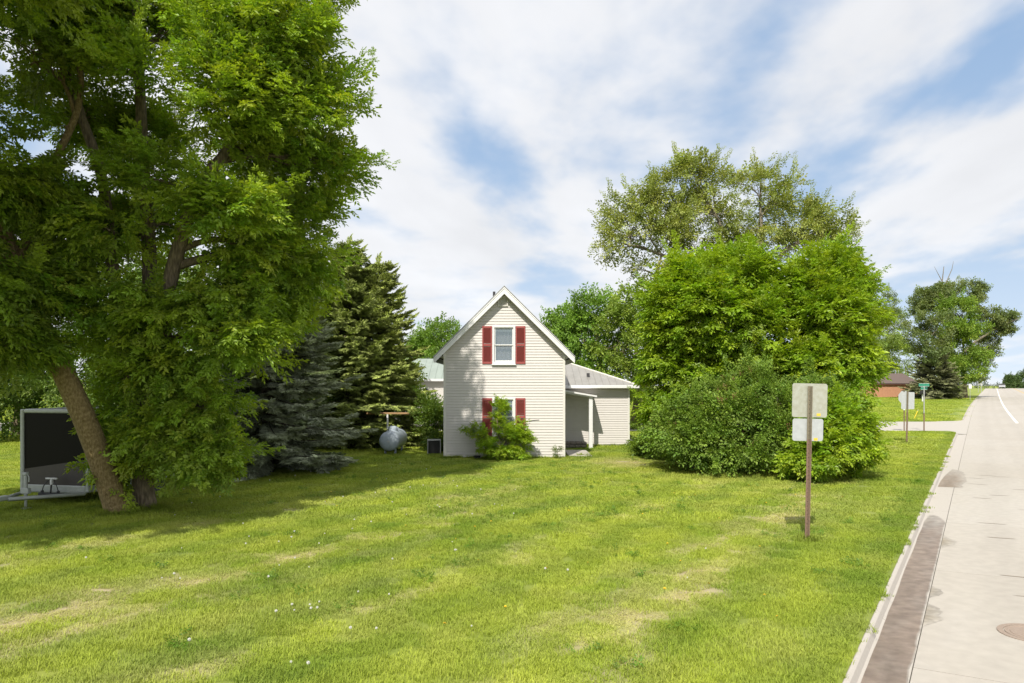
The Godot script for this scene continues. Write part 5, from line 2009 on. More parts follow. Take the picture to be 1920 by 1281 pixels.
	tree("leaning_tree", "tree with thick mossy trunk leaning left over the trailer", "tree", "", b0, [
		[[Vector3(-8.272, -0.155, -15.8), Vector3(-8.408, 0.296, -15.8), Vector3(-8.914, 1.942, -15.6), Vector3(-9.453, 3.487, -15.3), Vector3(-9.761, 4.339, -15.1), Vector3(-10.096, 5.787, -14.8), Vector3(-10.286, 7.555, -14.4), Vector3(-10.2, 9.42, -14), Vector3(-10.006, 11.171, -13.6)], 0.265, 0.10, 1],
		[[Vector3(-9.931, 5.071, -14.95), Vector3(-9.446, 6.956, -15.2), Vector3(-8.91, 8.662, -15.4), Vector3(-9.13, 10.642, -15.4), Vector3(-9.12, 12.276, -15.2)], 0.085, 0.04],
	], [
		[Vector3(-9.79, 9.432, -15.4), Vector3(1.43, 1.32, 1.5), 22], [Vector3(-9.836, 8.553, -17), Vector3(1.214, 1.032, 1.4), 15], [Vector3(-9.699, 6.371, -14.6), Vector3(1.095, 0.991, 1.4), 20], [Vector3(-10.08, 5.724, -16.8), Vector3(1.08, 1.02, 1.3), 16], [Vector3(-9.684, 4.533, -14.5), Vector3(0.932, 0.777, 1), 18],
		[Vector3(-9.48, 10.623, -15.8), Vector3(1.354, 1.129, 1.5), 18], [Vector3(-10.853, 7.487, -14.2), Vector3(1.319, 1.42, 1.6), 18], [Vector3(-9.72, 3.441, -14.4), Vector3(0.669, 0.617, 0.7), 13], [Vector3(-11.056, 5.155, -14.2), Vector3(1.116, 1.116, 1.4), 14], [Vector3(-9.68, 6.352, -15.4), Vector3(0.825, 0.825, 1.1), 10],
		[Vector3(-12.2, 11.2, -11.6), Vector3(2.8, 1.7, 2.4), 64], [Vector3(-10.6, 12.6, -13.4), Vector3(2.4, 1.7, 2.2), 45], [Vector3(-13.4, 9.0, -10.0), Vector3(2.6, 1.8, 2.0), 53], [Vector3(-10.4, 6.6, -9.0), Vector3(2.2, 1.7, 1.7), 49], [Vector3(-8.6, 8.2, -8.5), Vector3(1.9, 1.5, 1.6), 45], [Vector3(-11.4, 5.2, -9.6), Vector3(1.6, 1.3, 1.2), 30], [Vector3(-9.3, 9.3, -10.4), Vector3(2.0, 1.5, 1.9), 53], [Vector3(-8.1, 9.6, -11.0), Vector3(2.0, 1.3, 1.9), 38], [Vector3(-12.6, 7.0, -10.6), Vector3(2.0, 1.8, 1.6), 41], [Vector3(-11.2, 9.6, -12.4), Vector3(2.2, 1.5, 1.8), 40], [Vector3(-9.6, 11.6, -11.8), Vector3(2.0, 1.4, 1.8), 36],
	], {"seed": 6, "flare": 0.30, "col": box_elder * 0.8, "col2": box_elder2 * 0.75, "clump": 0.62, "per": 19, "size": 0.95, "droop": 0.14, "bark": M.bark_moss, "twigs": 400, "flat": 0.5})
	# spruces
	spruce("blue_spruce", "dark blue grey spruce with drooping branches beside the big tree", Vector3(-7.55, 0, -23.0), 9.3, 2.85, {"seed": 3, "col": Color(0.085, 0.102, 0.066), "col2": Color(0.20, 0.22, 0.150), "step": 0.27, "start": 0.55, "size": 0.95, "group": "spruces left of the house"})
	spruce("spruce", "green spruce left of the propane tank with tallest pointed top", Vector3(-7.102, -0.001, -32.6) * Vector3(1, 0, 1), 8.9, 2.9, {"seed": 8, "col": Color(0.085, 0.11, 0.026), "col2": Color(0.20, 0.235, 0.065), "step": 0.33, "size": 1.15, "group": "spruces left of the house"})
	spruce("spruce", "green spruce right of its pair nearest the clothesline posts", Vector3(-6, 0.012, -33.6) * Vector3(1, 0, 1), 8.3, 2.6, {"seed": 9, "col": Color(0.09, 0.115, 0.026), "col2": Color(0.21, 0.24, 0.065), "step": 0.33, "size": 1.15, "group": "spruces left of the house"})
	spruce("spruce", "dark tall spruce behind the blue spruce half hidden by leaves", Vector3(-9.6, 0, -28.5), 11.0, 2.9, {"seed": 10, "col": Color(0.05, 0.07, 0.03), "col2": Color(0.09, 0.115, 0.045), "step": 0.36, "size": 1.2, "group": "spruces left of the house"})
	# undergrowth and trees behind on the left
	var dark := Color(0.055, 0.105, 0.016)
	var dark2 := Color(0.12, 0.175, 0.03)
	tree("shrub", "dark leafy shrub growing under the green spruces by the tank", "shrub", "", Vector3(-7.4, 0, -35.0), [[[Vector3(-7.4, 0, -35.0), Vector3(-7.3, 0.8, -35.0)], 0.08, 0.04]], [[Vector3(-7.516, 0.778, -34.5), Vector3(1.479, 1.479, 1.2), 16], [Vector3(-5.786, 0.951, -36), Vector3(1.286, 1.8, 1.2), 14], [Vector3(-7.136, 2.224, -37), Vector3(1.586, 1.586, 1.2), 14]], {"seed": 21, "kind": "broad", "col": dark, "col2": dark2, "clump": 0.6, "per": 14, "size": 1.3, "twigs": 40})
	tree("shrub", "yellow green sapling between the spruces and the garage", "shrub", "", Vector3(-5.6, 0, -38.0), [[[Vector3(-5.6, 0, -38.0), Vector3(-5.5, 1.6, -38.0)], 0.05, 0.03]], [[Vector3(-5.564, 2.347, -38), Vector3(0.76, 1.493, 0.7), 14], [Vector3(-5.754, 3.297, -38), Vector3(0.543, 0.814, 0.5), 6]], {"seed": 22, "kind": "broad", "col": Color(0.13, 0.20, 0.02), "col2": Color(0.2, 0.27, 0.03), "clump": 0.45, "per": 12, "size": 1.3, "twigs": 20})
	tree("shrub", "dark shrub pressed against the left side of the house", "shrub", "", Vector3(-3.15, 0, -31.2), [[[Vector3(-3.15, 0, -31.2), Vector3(-3.1, 0.9, -31.2)], 0.06, 0.03]], [[Vector3(-3.144, 0.973, -31), Vector3(0.443, 1.107, 0.6), 16], [Vector3(-3.476, 1.504, -31.6), Vector3(0.406, 0.587, 0.5), 7], [Vector3(-2.975, 0.138, -30.4), Vector3(0.304, 0.478, 0.4), 6]], {"seed": 23, "kind": "broad", "col": dark, "col2": dark2, "clump": 0.35, "per": 12, "size": 1.0, "twigs": 20})
	var back := [
		[-13.0, 38.0, 9.5, 3.6, "broad dark tree in the row behind the trailer, nearest the spruces"], [-19.5, 41.0, 10.5, 3.8, "tall dark tree in the row behind the trailer, above its roof"],
		[-26.5, 40.0, 9.5, 3.8, "dark round tree in the row behind the trailer, at its far left"], [-10.5, 46.0, 10.0, 3.6, "dark tree behind the spruces left of the garage"], [-33.5, 44.0, 10.0, 3.8, "dark tree ending the row behind the leaning trunk"],
	]
	for i in back.size():
		var q: Array = back[i]
		var o := Vector3(q[0], 0, -q[1])
		var hh: float = q[2]
		var w: float = q[3]
		tree("background_tree", q[4], "tree", "trees behind the trailer", o, [[[o, o + Vector3(0.2, hh * 0.3, 0), o + Vector3(0, hh * 0.7, 0)], 0.22, 0.08, 1]], [
			[o + Vector3(0, hh * 0.28, 0.6), Vector3(w, hh * 0.26, w * 0.8), 26], [o + Vector3(-w * 0.3, hh * 0.6, 0), Vector3(w * 0.75, hh * 0.27, w * 0.7), 20], [o + Vector3(w * 0.35, hh * 0.68, 0.3), Vector3(w * 0.7, hh * 0.25, w * 0.7), 18], [o + Vector3(0, hh * 0.85, 0), Vector3(w * 0.55, hh * 0.17, w * 0.55), 10]],
			{"seed": 30 + i, "kind": "far", "col": dark, "col2": dark2, "clump": 0.95, "per": 14, "size": 1.1, "twigs": 30, "mat": M.leaf_soft})
	for i in 5:
		var o := Vector3(-25.5 + 4.1 * i, 0, -35.5 - 1.2 * (i % 2))
		tree("thicket_shrub", ["big dark shrub leftmost in the thicket behind the trailer", "big dark shrub left of the trailer's black front", "big dark shrub straight behind the trailer", "big dark shrub behind the leaning trunk", "big dark shrub between big tree and blue spruce"][i], "shrub", "shrubs behind the trailer", o, [[[o, o + Vector3(0, 1.5, 0)], 0.1, 0.05]], [
			[o + Vector3(0, 1.5, 0.3), Vector3(2.7, 1.5, 1.6), 34], [o + Vector3(0.5, 3.4, 0), Vector3(2.3, 1.5, 1.5), 26]], {"seed": 120 + i, "kind": "far", "col": dark, "col2": dark2, "clump": 0.7, "per": 14, "size": 0.9, "twigs": 20, "keep": 0.9, "mat": M.leaf_soft})
	# far trees seen left and right over the roof
	var far := [
		["rounded green tree far behind the left slope of the roof", 828, 588, 70.0, 62, 0.085, 0.145, 0.016, 3], ["lower green tree left of the rounded one behind the roof", 790, 620, 72.0, 40, 0.08, 0.135, 0.018, 3],
		["green tree behind the right slope of the roof, left of the taller ones", 1068, 574, 50.0, 60, 0.085, 0.155, 0.017, 3], ["tallest green tree behind the porch roof", 1120, 538, 48.0, 82, 0.09, 0.16, 0.018, 3],
		["yellow green tree between the porch and the leafy thicket", 1190, 534, 46.0, 74, 0.115, 0.165, 0.022, 3], ["pale green tree right of the thicket across the side street", 1635, 560, 160.0, 44, 0.12, 0.165, 0.04, 4], ["yellowish tree behind the brick outbuilding", 1668, 625, 165.0, 50, 0.135, 0.18, 0.03, 4],
		["grey green thin tree above the brick outbuilding", 1664, 545, 175.0, 34, 0.10, 0.135, 0.05, 4],
	]
	for i in far.size():
		var q: Array = far[i]
		var z: float = q[3]
		var sc := z / 1400.0
		var o := at((q[1] - 960.0) * sc, z, -0.1)
		var hh: float = EYE + (722.0 - q[2]) * sc - o.y
		var w: float = q[4] * sc
		var c := Color(q[5], q[6], q[7])
		tree("distant_tree", q[0], "tree", "trees beyond the house and the street", o, [[[o, o + Vector3(0.3, hh * 0.35, 0), o + Vector3(-0.1, hh * 0.75, 0)], 0.25, 0.08, 1]], [
			[o + Vector3(0, hh * 0.30, 0.5), Vector3(w * 1.05, hh * 0.26, w * 0.9), 24], [o + Vector3(-w * 0.35, hh * 0.60, 0), Vector3(w * 0.75, hh * 0.25, w * 0.7), 18], [o + Vector3(w * 0.35, hh * 0.62, 0.3), Vector3(w * 0.7, hh * 0.25, w * 0.7), 18], [o + Vector3(0, hh * 0.84, 0), Vector3(w * 0.6, hh * 0.155, w * 0.6), 12]],
			{"seed": 50 + i, "kind": "far", "col": c, "col2": c * 1.45, "clump": 0.16 * w + 0.35, "per": 16, "size": 0.7 + z * 0.006, "twigs": 30, "keep": 0.85, "mat": M.leaf_soft})
	# the thicket right of the house
	var bright := Color(0.125, 0.215, 0.012)
	var bright2 := Color(0.24, 0.315, 0.022)
	var b2 := Vector3(7.2, 0, -26.6)
	tree("bright_tree", "bushy bright green tree nearest the house wing", "tree", "bright green trees of the thicket", b2, [
		[[b2, Vector3(7.315, 1.978, -26.6), Vector3(7.125, 4.638, -26.6), Vector3(6.84, 6.918, -26.6)], 0.14, 0.05, 1], [[b2 + Vector3(0.1, 0.8, 0), Vector3(8.297, 4.246, -26.4), Vector3(8.109, 7.263, -26.4)], 0.10, 0.04]], [
		[Vector3(6.27, 6.215, -26.6), Vector3(0.988, 0.874, 1), 15], [Vector3(7.232, 6.557, -27), Vector3(0.771, 0.656, 0.9), 9], [Vector3(8.265, 6.5, -26.6), Vector3(1.045, 0.874, 1.1), 16], [Vector3(8.515, 5.432, -26.2), Vector3(0.674, 0.674, 0.9), 9], [Vector3(5.652, 5.432, -26.2), Vector3(0.674, 0.749, 0.9), 9], [Vector3(6.857, 5.553, -25.6), Vector3(1.097, 0.823, 1.1), 16], [Vector3(6.176, 4.796, -26.2), Vector3(1.497, 1.31, 1.5), 28], [Vector3(7.68, 4.748, -25.6), Vector3(1.554, 1.371, 1.4), 26], [Vector3(5.751, 3.303, -26.4), Vector3(1.056, 1.131, 1.2), 18], [Vector3(6.964, 3.109, -26), Vector3(1.579, 1.114, 1.4), 22], [Vector3(5.577, 1.802, -26.2), Vector3(0.749, 1.029, 1), 12], [Vector3(8.543, 3.294, -26), Vector3(1.114, 1.114, 1.2), 16]],
		{"seed": 71, "col": bright, "col2": bright2, "clump": 0.52, "per": 17, "size": 1.25, "droop": 0.12, "twigs": 300, "flat": 0.8, "inner": 0.6, "keep": 0.6})
	var b3 := Vector3(10.9, 0, -26.2)
	tree("bright_tree", "bushy bright green tree reaching towards the side street", "tree", "bright green trees of the thicket", b3, [
		[[b3, Vector3(10.948, 1.989, -26.2), Vector3(11.041, 4.983, -26.2), Vector3(10.948, 6.855, -26.2)], 0.14, 0.05, 1], [[b3 + Vector3(0.1, 0.9, 0), Vector3(11.7, 3.48, -26), Vector3(12.163, 4.58, -25.8)], 0.10, 0.04]], [
		[Vector3(10.371, 6.283, -26.4), Vector3(0.981, 0.867, 1), 14], [Vector3(11.39, 6.816, -26.8), Vector3(0.766, 0.689, 0.9), 10], [Vector3(11.465, 6, -26.4), Vector3(0.679, 0.754, 0.9), 9], [Vector3(10.781, 4.948, -25.8), Vector3(1.566, 1.382, 1.4), 30], [Vector3(10.26, 5.189, -26.6), Vector3(0.76, 0.912, 1), 11], [Vector3(11.118, 4.017, -25.6), Vector3(1.006, 1.006, 1.1), 16], [Vector3(11.575, 3.063, -25.4), Vector3(0.435, 0.399, 0.6), 5], [Vector3(11.886, 5.226, -26), Vector3(0.446, 0.557, 0.6), 5], [Vector3(10.341, 3.281, -25.4), Vector3(1.27, 1.089, 1.3), 20], [Vector3(11.394, 3.607, -25.4), Vector3(0.508, 0.435, 0.7), 6], [Vector3(10.714, 2.289, -25), Vector3(0.75, 0.75, 1), 11], [Vector3(10.717, 0.964, -24.8), Vector3(0.709, 0.797, 0.9), 11], [Vector3(11.96, 4.78, -26), Vector3(0.409, 0.446, 0.5), 5], [Vector3(12.098, 6.375, -26.8), Vector3(0.268, 0.345, 0.4), 3], [Vector3(10.806, 1.505, -24.6), Vector3(0.351, 0.281, 0.5), 4]],
		{"seed": 72, "col": bright, "col2": bright2, "clump": 0.52, "per": 17, "size": 1.25, "droop": 0.12, "twigs": 300, "flat": 0.8, "inner": 0.6, "keep": 0.6})
	var b4 := Vector3(8.75, 0, -21.2)
	tree("sapling", "low bright green sapling at the foot of the thicket behind the sign", "shrub", "", b4, [[[b4, b4 + Vector3(0.05, 0.6, 0), b4 + Vector3(-0.1, 1.4, 0)], 0.04, 0.02]], [
		[Vector3(8.859, 1.065, -21.2), Vector3(0.833, 0.575, 0.7), 18], [Vector3(8.36, 0.61, -20.9), Vector3(0.672, 0.418, 0.6), 12], [Vector3(9.643, 1.497, -21.6), Vector3(0.617, 0.463, 0.6), 9], [Vector3(9.783, 0.82, -21.4), Vector3(0.55, 0.459, 0.6), 10], [Vector3(9.257, 1.805, -21.6), Vector3(0.617, 0.463, 0.6), 9]],
		{"seed": 73, "col": bright * 1.05, "col2": bright2, "clump": 0.38, "per": 16, "size": 1.0, "droop": 0.25, "twigs": 60})
	var lil := Color(0.072, 0.130, 0.015)
	var lil2 := Color(0.150, 0.222, 0.028)
	var b5 := Vector3(6.9, 0, -23.4)
	tree("lilac_bush", "wide dark green lilac bush in front of the bright trees", "shrub", "", b5, [
		[[b5, Vector3(7.126, 1.407, -23.2), Vector3(6.96, 2.733, -23.2)], 0.06, 0.03], [[b5 + Vector3(0.8, 0, 0), Vector3(8.05, 1.419, -23), Vector3(8.214, 2.569, -23)], 0.06, 0.03], [[b5 + Vector3(-1.2, 0, 0), Vector3(5.634, 1.076, -23.2), Vector3(5.469, 2.07, -23.2)], 0.06, 0.03]], [
		[Vector3(6.715, 2.19, -23.8), Vector3(0.816, 0.544, 1.2), 14], [Vector3(7.754, 2.7, -23.6), Vector3(0.674, 0.472, 1), 11], [Vector3(8.534, 2.07, -23.2), Vector3(0.729, 0.597, 1.1), 13], [Vector3(5.766, 1.647, -23.4), Vector3(0.869, 0.702, 1.2), 18], [Vector3(6.81, 1.76, -22.7), Vector3(0.973, 0.811, 1.1), 22], [Vector3(7.749, 1.441, -22.6), Vector3(0.888, 0.839, 1.1), 18], [Vector3(9.036, 1.911, -23), Vector3(0.657, 0.657, 1), 10], [Vector3(6.054, 1.118, -22.6), Vector3(0.726, 0.581, 1), 13], [Vector3(5.236, 1.374, -23.8), Vector3(0.476, 0.476, 0.8), 6], [Vector3(5.374, 0.86, -22.8), Vector3(0.977, 0.684, 1.3), 24], [Vector3(8.32, 1.052, -22.4), Vector3(0.96, 0.8, 1.2), 24], [Vector3(6.66, 0.512, -22.2), Vector3(1.189, 0.444, 1), 22], [Vector3(4.971, 1.106, -24), Vector3(0.446, 0.583, 0.9), 9], [Vector3(9.609, 2.144, -23.6), Vector3(0.573, 0.674, 1), 10]],
		{"seed": 74, "kind": "broad", "col": lil, "col2": lil2, "stray": 0.55, "clump": 0.44, "per": 17, "size": 0.85, "droop": 0.05, "bark": M.bark_pale, "twigs": 260, "flat": 0.8, "inner": 0.7, "tips": 0.08, "mat": M.leaf_soft})
	tree("ground_shrub", "low dark shrub between the wing and the lilac", "shrub", "", Vector3(6.1, 0, -28.0), [[[Vector3(6.1, 0, -28.0), Vector3(6.1, 0.3, -28.0)], 0.03, 0.02]], [[Vector3(5.3, 0.3, -28), Vector3(0.76, 0.28, 0.8), 14], [Vector3(5.824, 0.231, -27), Vector3(0.771, 0.309, 0.8), 12]], {"seed": 75, "kind": "broad", "col": lil, "col2": lil2, "clump": 0.3, "per": 14, "size": 0.85, "twigs": 10, "floor": 0.12})
	# the airy poplar behind
	var b6 := Vector3(12.2, 0, -37.0)
	tree("poplar", "tall airy grey green poplar rising behind the thicket", "tree", "", b6, [
		[[b6, Vector3(12.025, 2.753, -37), Vector3(11.629, 6.981, -37), Vector3(10.836, 9.624, -37), Vector3(9.911, 11.474, -37)], 0.28, 0.05, 1],
		[[Vector3(11.761, 5.924, -37), Vector3(8.889, 8.504, -36.6), Vector3(6.76, 9.252, -36.4), Vector3(5.2, 9.642, -36.4)], 0.13, 0.03], [[Vector3(11.761, 6.981, -37), Vector3(12.489, 9.927, -37.2), Vector3(12.356, 11.787, -37.2), Vector3(12.435, 13.382, -37.2)], 0.12, 0.03], [[Vector3(11.893, 6.453, -37), Vector3(13.624, 9.432, -37.4), Vector3(15.494, 10.501, -37.4), Vector3(16.296, 10.768, -37.4)], 0.13, 0.03], [[Vector3(7.039, 7.966, -36.5), Vector3(7.3, 9.009, -36.5), Vector3(6.612, 10.012, -36.3)], 0.08, 0.03]], [
		[Vector3(8.721, 13.192, -37), Vector3(1.189, 0.846, 1.1), 16], [Vector3(7.532, 12.531, -37), Vector3(0.74, 0.634, 0.8), 8], [Vector3(9.911, 12.664, -37), Vector3(0.899, 0.74, 0.9), 9], [Vector3(9.411, 11.249, -36.6), Vector3(1.83, 1.176, 1.4), 24], [Vector3(6.928, 11.118, -36.6), Vector3(1.516, 1.15, 1.3), 20], [Vector3(5.72, 10.032, -36.4), Vector3(1.196, 0.988, 1.2), 16], [Vector3(5.098, 10.857, -36.6), Vector3(0.523, 0.575, 0.6), 5], [Vector3(12.556, 13.493, -37.4), Vector3(0.374, 0.427, 0.5), 3], [Vector3(15.443, 11.348, -37.6), Vector3(0.698, 0.483, 0.7), 6], [Vector3(16.651, 10.274, -37.6), Vector3(0.376, 0.483, 0.5), 4], [Vector3(8.104, 10.595, -36.6), Vector3(1.569, 1.046, 1.3), 16], [Vector3(7.93, 9.512, -36.4), Vector3(1.95, 1.3, 1.4), 20], [Vector3(10.175, 10.153, -37), Vector3(1.454, 1.454, 1.2), 12], [Vector3(11.232, 10.417, -37), Vector3(1.163, 0.899, 1.2), 7], [Vector3(10.909, 9.193, -36.8), Vector3(1.577, 0.894, 1.3), 10], [Vector3(12.01, 12.531, -37.2), Vector3(1.01, 1.01, 0.9), 11], [Vector3(13.224, 11.836, -37.4), Vector3(1.175, 1.015, 1), 11], [Vector3(12.223, 10.459, -37.2), Vector3(1.329, 1.196, 1.2), 10],
		[Vector3(14.96, 10.634, -37.4), Vector3(1.603, 0.908, 1.2), 17], [Vector3(14.159, 10.501, -37.4), Vector3(1.656, 1.229, 1.3), 18], [Vector3(16.114, 10.139, -37.6), Vector3(0.806, 0.913, 0.8), 7], [Vector3(11.364, 8.567, -37), Vector3(2.907, 1.057, 1.5), 16], [Vector3(6.257, 8.357, -36.5), Vector3(0.834, 0.469, 0.7), 4], [Vector3(4.81, 9.252, -36.4), Vector3(0.468, 0.624, 0.5), 4], [Vector3(14.159, 12.638, -37.4), Vector3(0.267, 0.267, 0.3), 1]],
		{"seed": 76, "kind": "broad", "col": Color(0.13, 0.165, 0.035), "col2": Color(0.25, 0.28, 0.075), "stray": 0.5, "clump": 0.38, "per": 10, "size": 1.15, "droop": 0.1, "bark": M.bark_pale, "twigs": 260, "flat": 0.75, "inner": 0.35, "keep": 0.85, "mat": M.leaf_soft})
	# bare dead twigs above the poplar
	var g := Geo.new()
	var r := RandomNumberGenerator.new()
	r.seed = 5
	# trees along the road beyond the street
	spruce("roadside_spruce", "dark old spruce beside the brick outbuilding", Vector3(66.754, 1.183, -118) * Vector3(1, 0, 1) + Vector3(0, rise(118.0), 0), 7.6, 4.6, {"seed": 12, "col": Color(0.06, 0.07, 0.03), "col2": Color(0.135, 0.142, 0.07), "step": 0.5, "size": 2.3, "start": 0.8})
	var b7 := Vector3(77.786, 1.003, -132) * Vector3(1, 0, 1) + Vector3(0, rise(132.0), 0)
	tree("cottonwood", "large spreading tree with long limb reaching over the road", "tree", "", b7, [
		[[b7, Vector3(77.974, 5.717, -132), Vector3(77.314, 12.317, -132), Vector3(76.56, 17.974, -132)], 0.6, 0.15, 1], [[Vector3(77.974, 6.66, -132), Vector3(80.786, 10.314, -130), Vector3(83.85, 12.559, -129), Vector3(86.674, 14.037, -128)], 0.28, 0.07], [[Vector3(77.503, 11.374, -132), Vector3(75.9, 19.389, -132), Vector3(76.371, 23.631, -132)], 0.2, 0.05], [[Vector3(76.371, 19.86, -132), Vector3(77.786, 23.16, -132), Vector3(78.069, 24.574, -132)], 0.09, 0.02], [[Vector3(76.183, 20.803, -132), Vector3(74.674, 23.631, -132)], 0.08, 0.02]], [
		[Vector3(74.014, 16.56, -132), Vector3(3.394, 3.583, 3), 24], [Vector3(65.604, 11.224, -117), Vector3(2.841, 3.009, 3), 18], [Vector3(64.768, 7.464, -117), Vector3(2.006, 2.841, 2.5), 12], [Vector3(73.326, 17.511, -128), Vector3(3.291, 2.743, 3), 16], [Vector3(79.071, 5.786, -135), Vector3(3.857, 3.857, 3), 16], [Vector3(79.8, 18.85, -133), Vector3(3.8, 2.66, 3), 20], [Vector3(81.875, 16.455, -131), Vector3(2.059, 2.059, 2.5), 9], [Vector3(83.386, 14.214, -130), Vector3(1.671, 1.671, 2), 9], [Vector3(85.693, 13.941, -129), Vector3(2.027, 0.921, 1.6), 9], [Vector3(84.314, 12.171, -130), Vector3(2.043, 0.743, 1.5), 7], [Vector3(84.771, 12.283, -129), Vector3(1.29, 0.461, 1), 4], [Vector3(82.53, 9.905, -131), Vector3(2.246, 3.181, 2.5), 14], [Vector3(81.594, 4.759, -131), Vector3(1.31, 1.31, 1.5), 5], [Vector3(82.156, 6.911, -131), Vector3(1.31, 1.684, 1.5), 7]],
		{"seed": 77, "kind": "far", "col": Color(0.075, 0.11, 0.03), "col2": Color(0.135, 0.165, 0.055), "clump": 0.9, "per": 20, "size": 1.7, "droop": 0.1, "bark": M.bark_pale, "twigs": 60, "inner": 0.4, "keep": 0.95, "mat": M.leaf_soft})
	var b8 := Vector3(75.286, 1.106, -124) * Vector3(1, 0, 1) + Vector3(0, rise(124.0), 0)
	tree("roadside_tree", "bright green rounded tree in front of the large spreading one", "tree", "", b8, [[[b8, Vector3(75.109, 5.534, -124), Vector3(74.843, 11.734, -124)], 0.3, 0.1, 1]], [
		[Vector3(74.4, 14.391, -124), Vector3(3.366, 2.48, 3), 20], [Vector3(72.482, 10.783, -123), Vector3(2.987, 2.811, 3), 18], [Vector3(76.349, 9.963, -124), Vector3(3.011, 3.189, 3), 20], [Vector3(74.679, 5.511, -123), Vector3(2.636, 2.987, 2.8), 18], [Vector3(72.329, 4.617, -122), Vector3(2.614, 2.266, 2.5), 14]],
		{"seed": 78, "kind": "far", "col": Color(0.085, 0.155, 0.014), "col2": Color(0.15, 0.215, 0.022), "clump": 1.0, "per": 20, "size": 1.7, "twigs": 40, "keep": 0.95, "mat": M.leaf_soft})
	for i in 3:
		var zz: float = [560.0, 600.0, 520.0][i]
		var px: float = [1892.0, 1908.0, 1930.0][i]
		var o := Vector3((px - 960.0) / 1400.0 * zz, rise(zz) - 0.2, -zz)
		var hh: float = [12.0, 13.0, 17.0][i]
		var w: float = [3.6, 4.2, 5.5][i]
		tree("far_roadside_tree", ["small dark tree on the skyline just right of the car", "rounded dark tree on the skyline right of its small neighbour", "dark tree at the right edge of the skyline"][i], "tree", "trees on the skyline right of the road", o, [[[o, o + Vector3(0, hh * 0.6, 0)], 0.4, 0.15, 1]], [
			[o + Vector3(0, hh * 0.4, 0), Vector3(w, hh * 0.38, w), 24], [o + Vector3(0.3, hh * 0.75, 0), Vector3(w * 0.7, hh * 0.24, w * 0.7), 14]],
			{"seed": 90 + i, "kind": "far", "col": Color(0.05, 0.085, 0.03), "col2": Color(0.08, 0.12, 0.04), "clump": 1.4, "per": 16, "size": 4.0, "twigs": 0, "mat": M.leaf_soft})
	# the wood on the skyline
	var wood := []
	for i in 700:
		var x := r.randf_range(300.0, 900.0)
		var z := 950.0 + r.randf_range(-40.0, 40.0)
		var top := 9.5 + 2.5 * nz.get_noise_2d(x * 3.0, 0.0)
		wood.append([Transform3D(shoot_basis(rand_dir(r) + Vector3(0, 0.5, 0), Vector3(0, 1, 0.4), r.randf_range(7.0, 11.0)), Vector3(x, rise(z) + r.randf() * top, -z)), Color(0.05, 0.08, 0.035) * r.randf_range(0.8, 1.2)])
	var wt := thing("woods", "low blue green line of woods on the horizon", "woods", Vector3.ZERO)
	wt.set_meta("kind", "stuff")
	plant_sprays("foliage", "far", wood, M.leaf_soft, wt)
	# shrub at the front window, and a weed at the wall's right corner
	var b9 := Vector3(-0.45, 0, -26.75)
	tree("window_shrub", "bright shrub growing up in front of the lower window", "shrub", "", b9, [
		[[b9, b9 + Vector3(0.0, 0.7, 0), b9 + Vector3(-0.1, 1.5, -0.1)], 0.04, 0.015], [[b9 + Vector3(-0.1, 0, 0), Vector3(-1.049, 0.926, -26.7), Vector3(-1.455, 1.264, -26.8)], 0.025, 0.01]], [
		[Vector3(-0.191, 0.736, -26.7), Vector3(0.61, 0.458, 0.4), 16], [Vector3(-0.76, 0.496, -26.6), Vector3(0.456, 0.38, 0.35), 10], [Vector3(0.23, 0.977, -26.8), Vector3(0.345, 0.421, 0.3), 8], [Vector3(-0.423, 1.201, -26.9), Vector3(0.231, 0.346, 0.2), 6], [Vector3(-0.463, 1.813, -27), Vector3(0.154, 0.347, 0.13), 6], [Vector3(0.459, 0.633, -26.8), Vector3(0.23, 0.421, 0.3), 6], [Vector3(-1.087, 0.888, -26.7), Vector3(0.267, 0.21, 0.22), 5], [Vector3(-1.34, 1.169, -26.8), Vector3(0.172, 0.115, 0.13), 3], [Vector3(-0.379, 0.277, -26.5), Vector3(0.681, 0.227, 0.35), 11], [Vector3(0.228, 0.268, -26.6), Vector3(0.266, 0.247, 0.3), 5]],
		{"seed": 81, "col": Color(0.15, 0.25, 0.014), "col2": Color(0.26, 0.34, 0.022), "stray": 0.06, "keep": 0.8, "clump": 0.15, "per": 11, "size": 0.5, "droop": 0.2, "twigs": 60, "floor": 0.1})
	var b10 := Vector3(1.66, 0, -27.05)
	tree("weed", "small weed at the right foot of the front wall", "plant", "", b10, [[[b10, b10 + Vector3(0, 0.35, 0)], 0.008, 0.004]], [[b10 + Vector3(0, 0.25, 0), Vector3(0.08, 0.16, 0.06), 5]], {"seed": 82, "kind": "broad", "col": Color(0.08, 0.12, 0.03), "col2": Color(0.12, 0.16, 0.04), "clump": 0.06, "per": 4, "size": 0.4, "twigs": 4, "floor": 0.03})


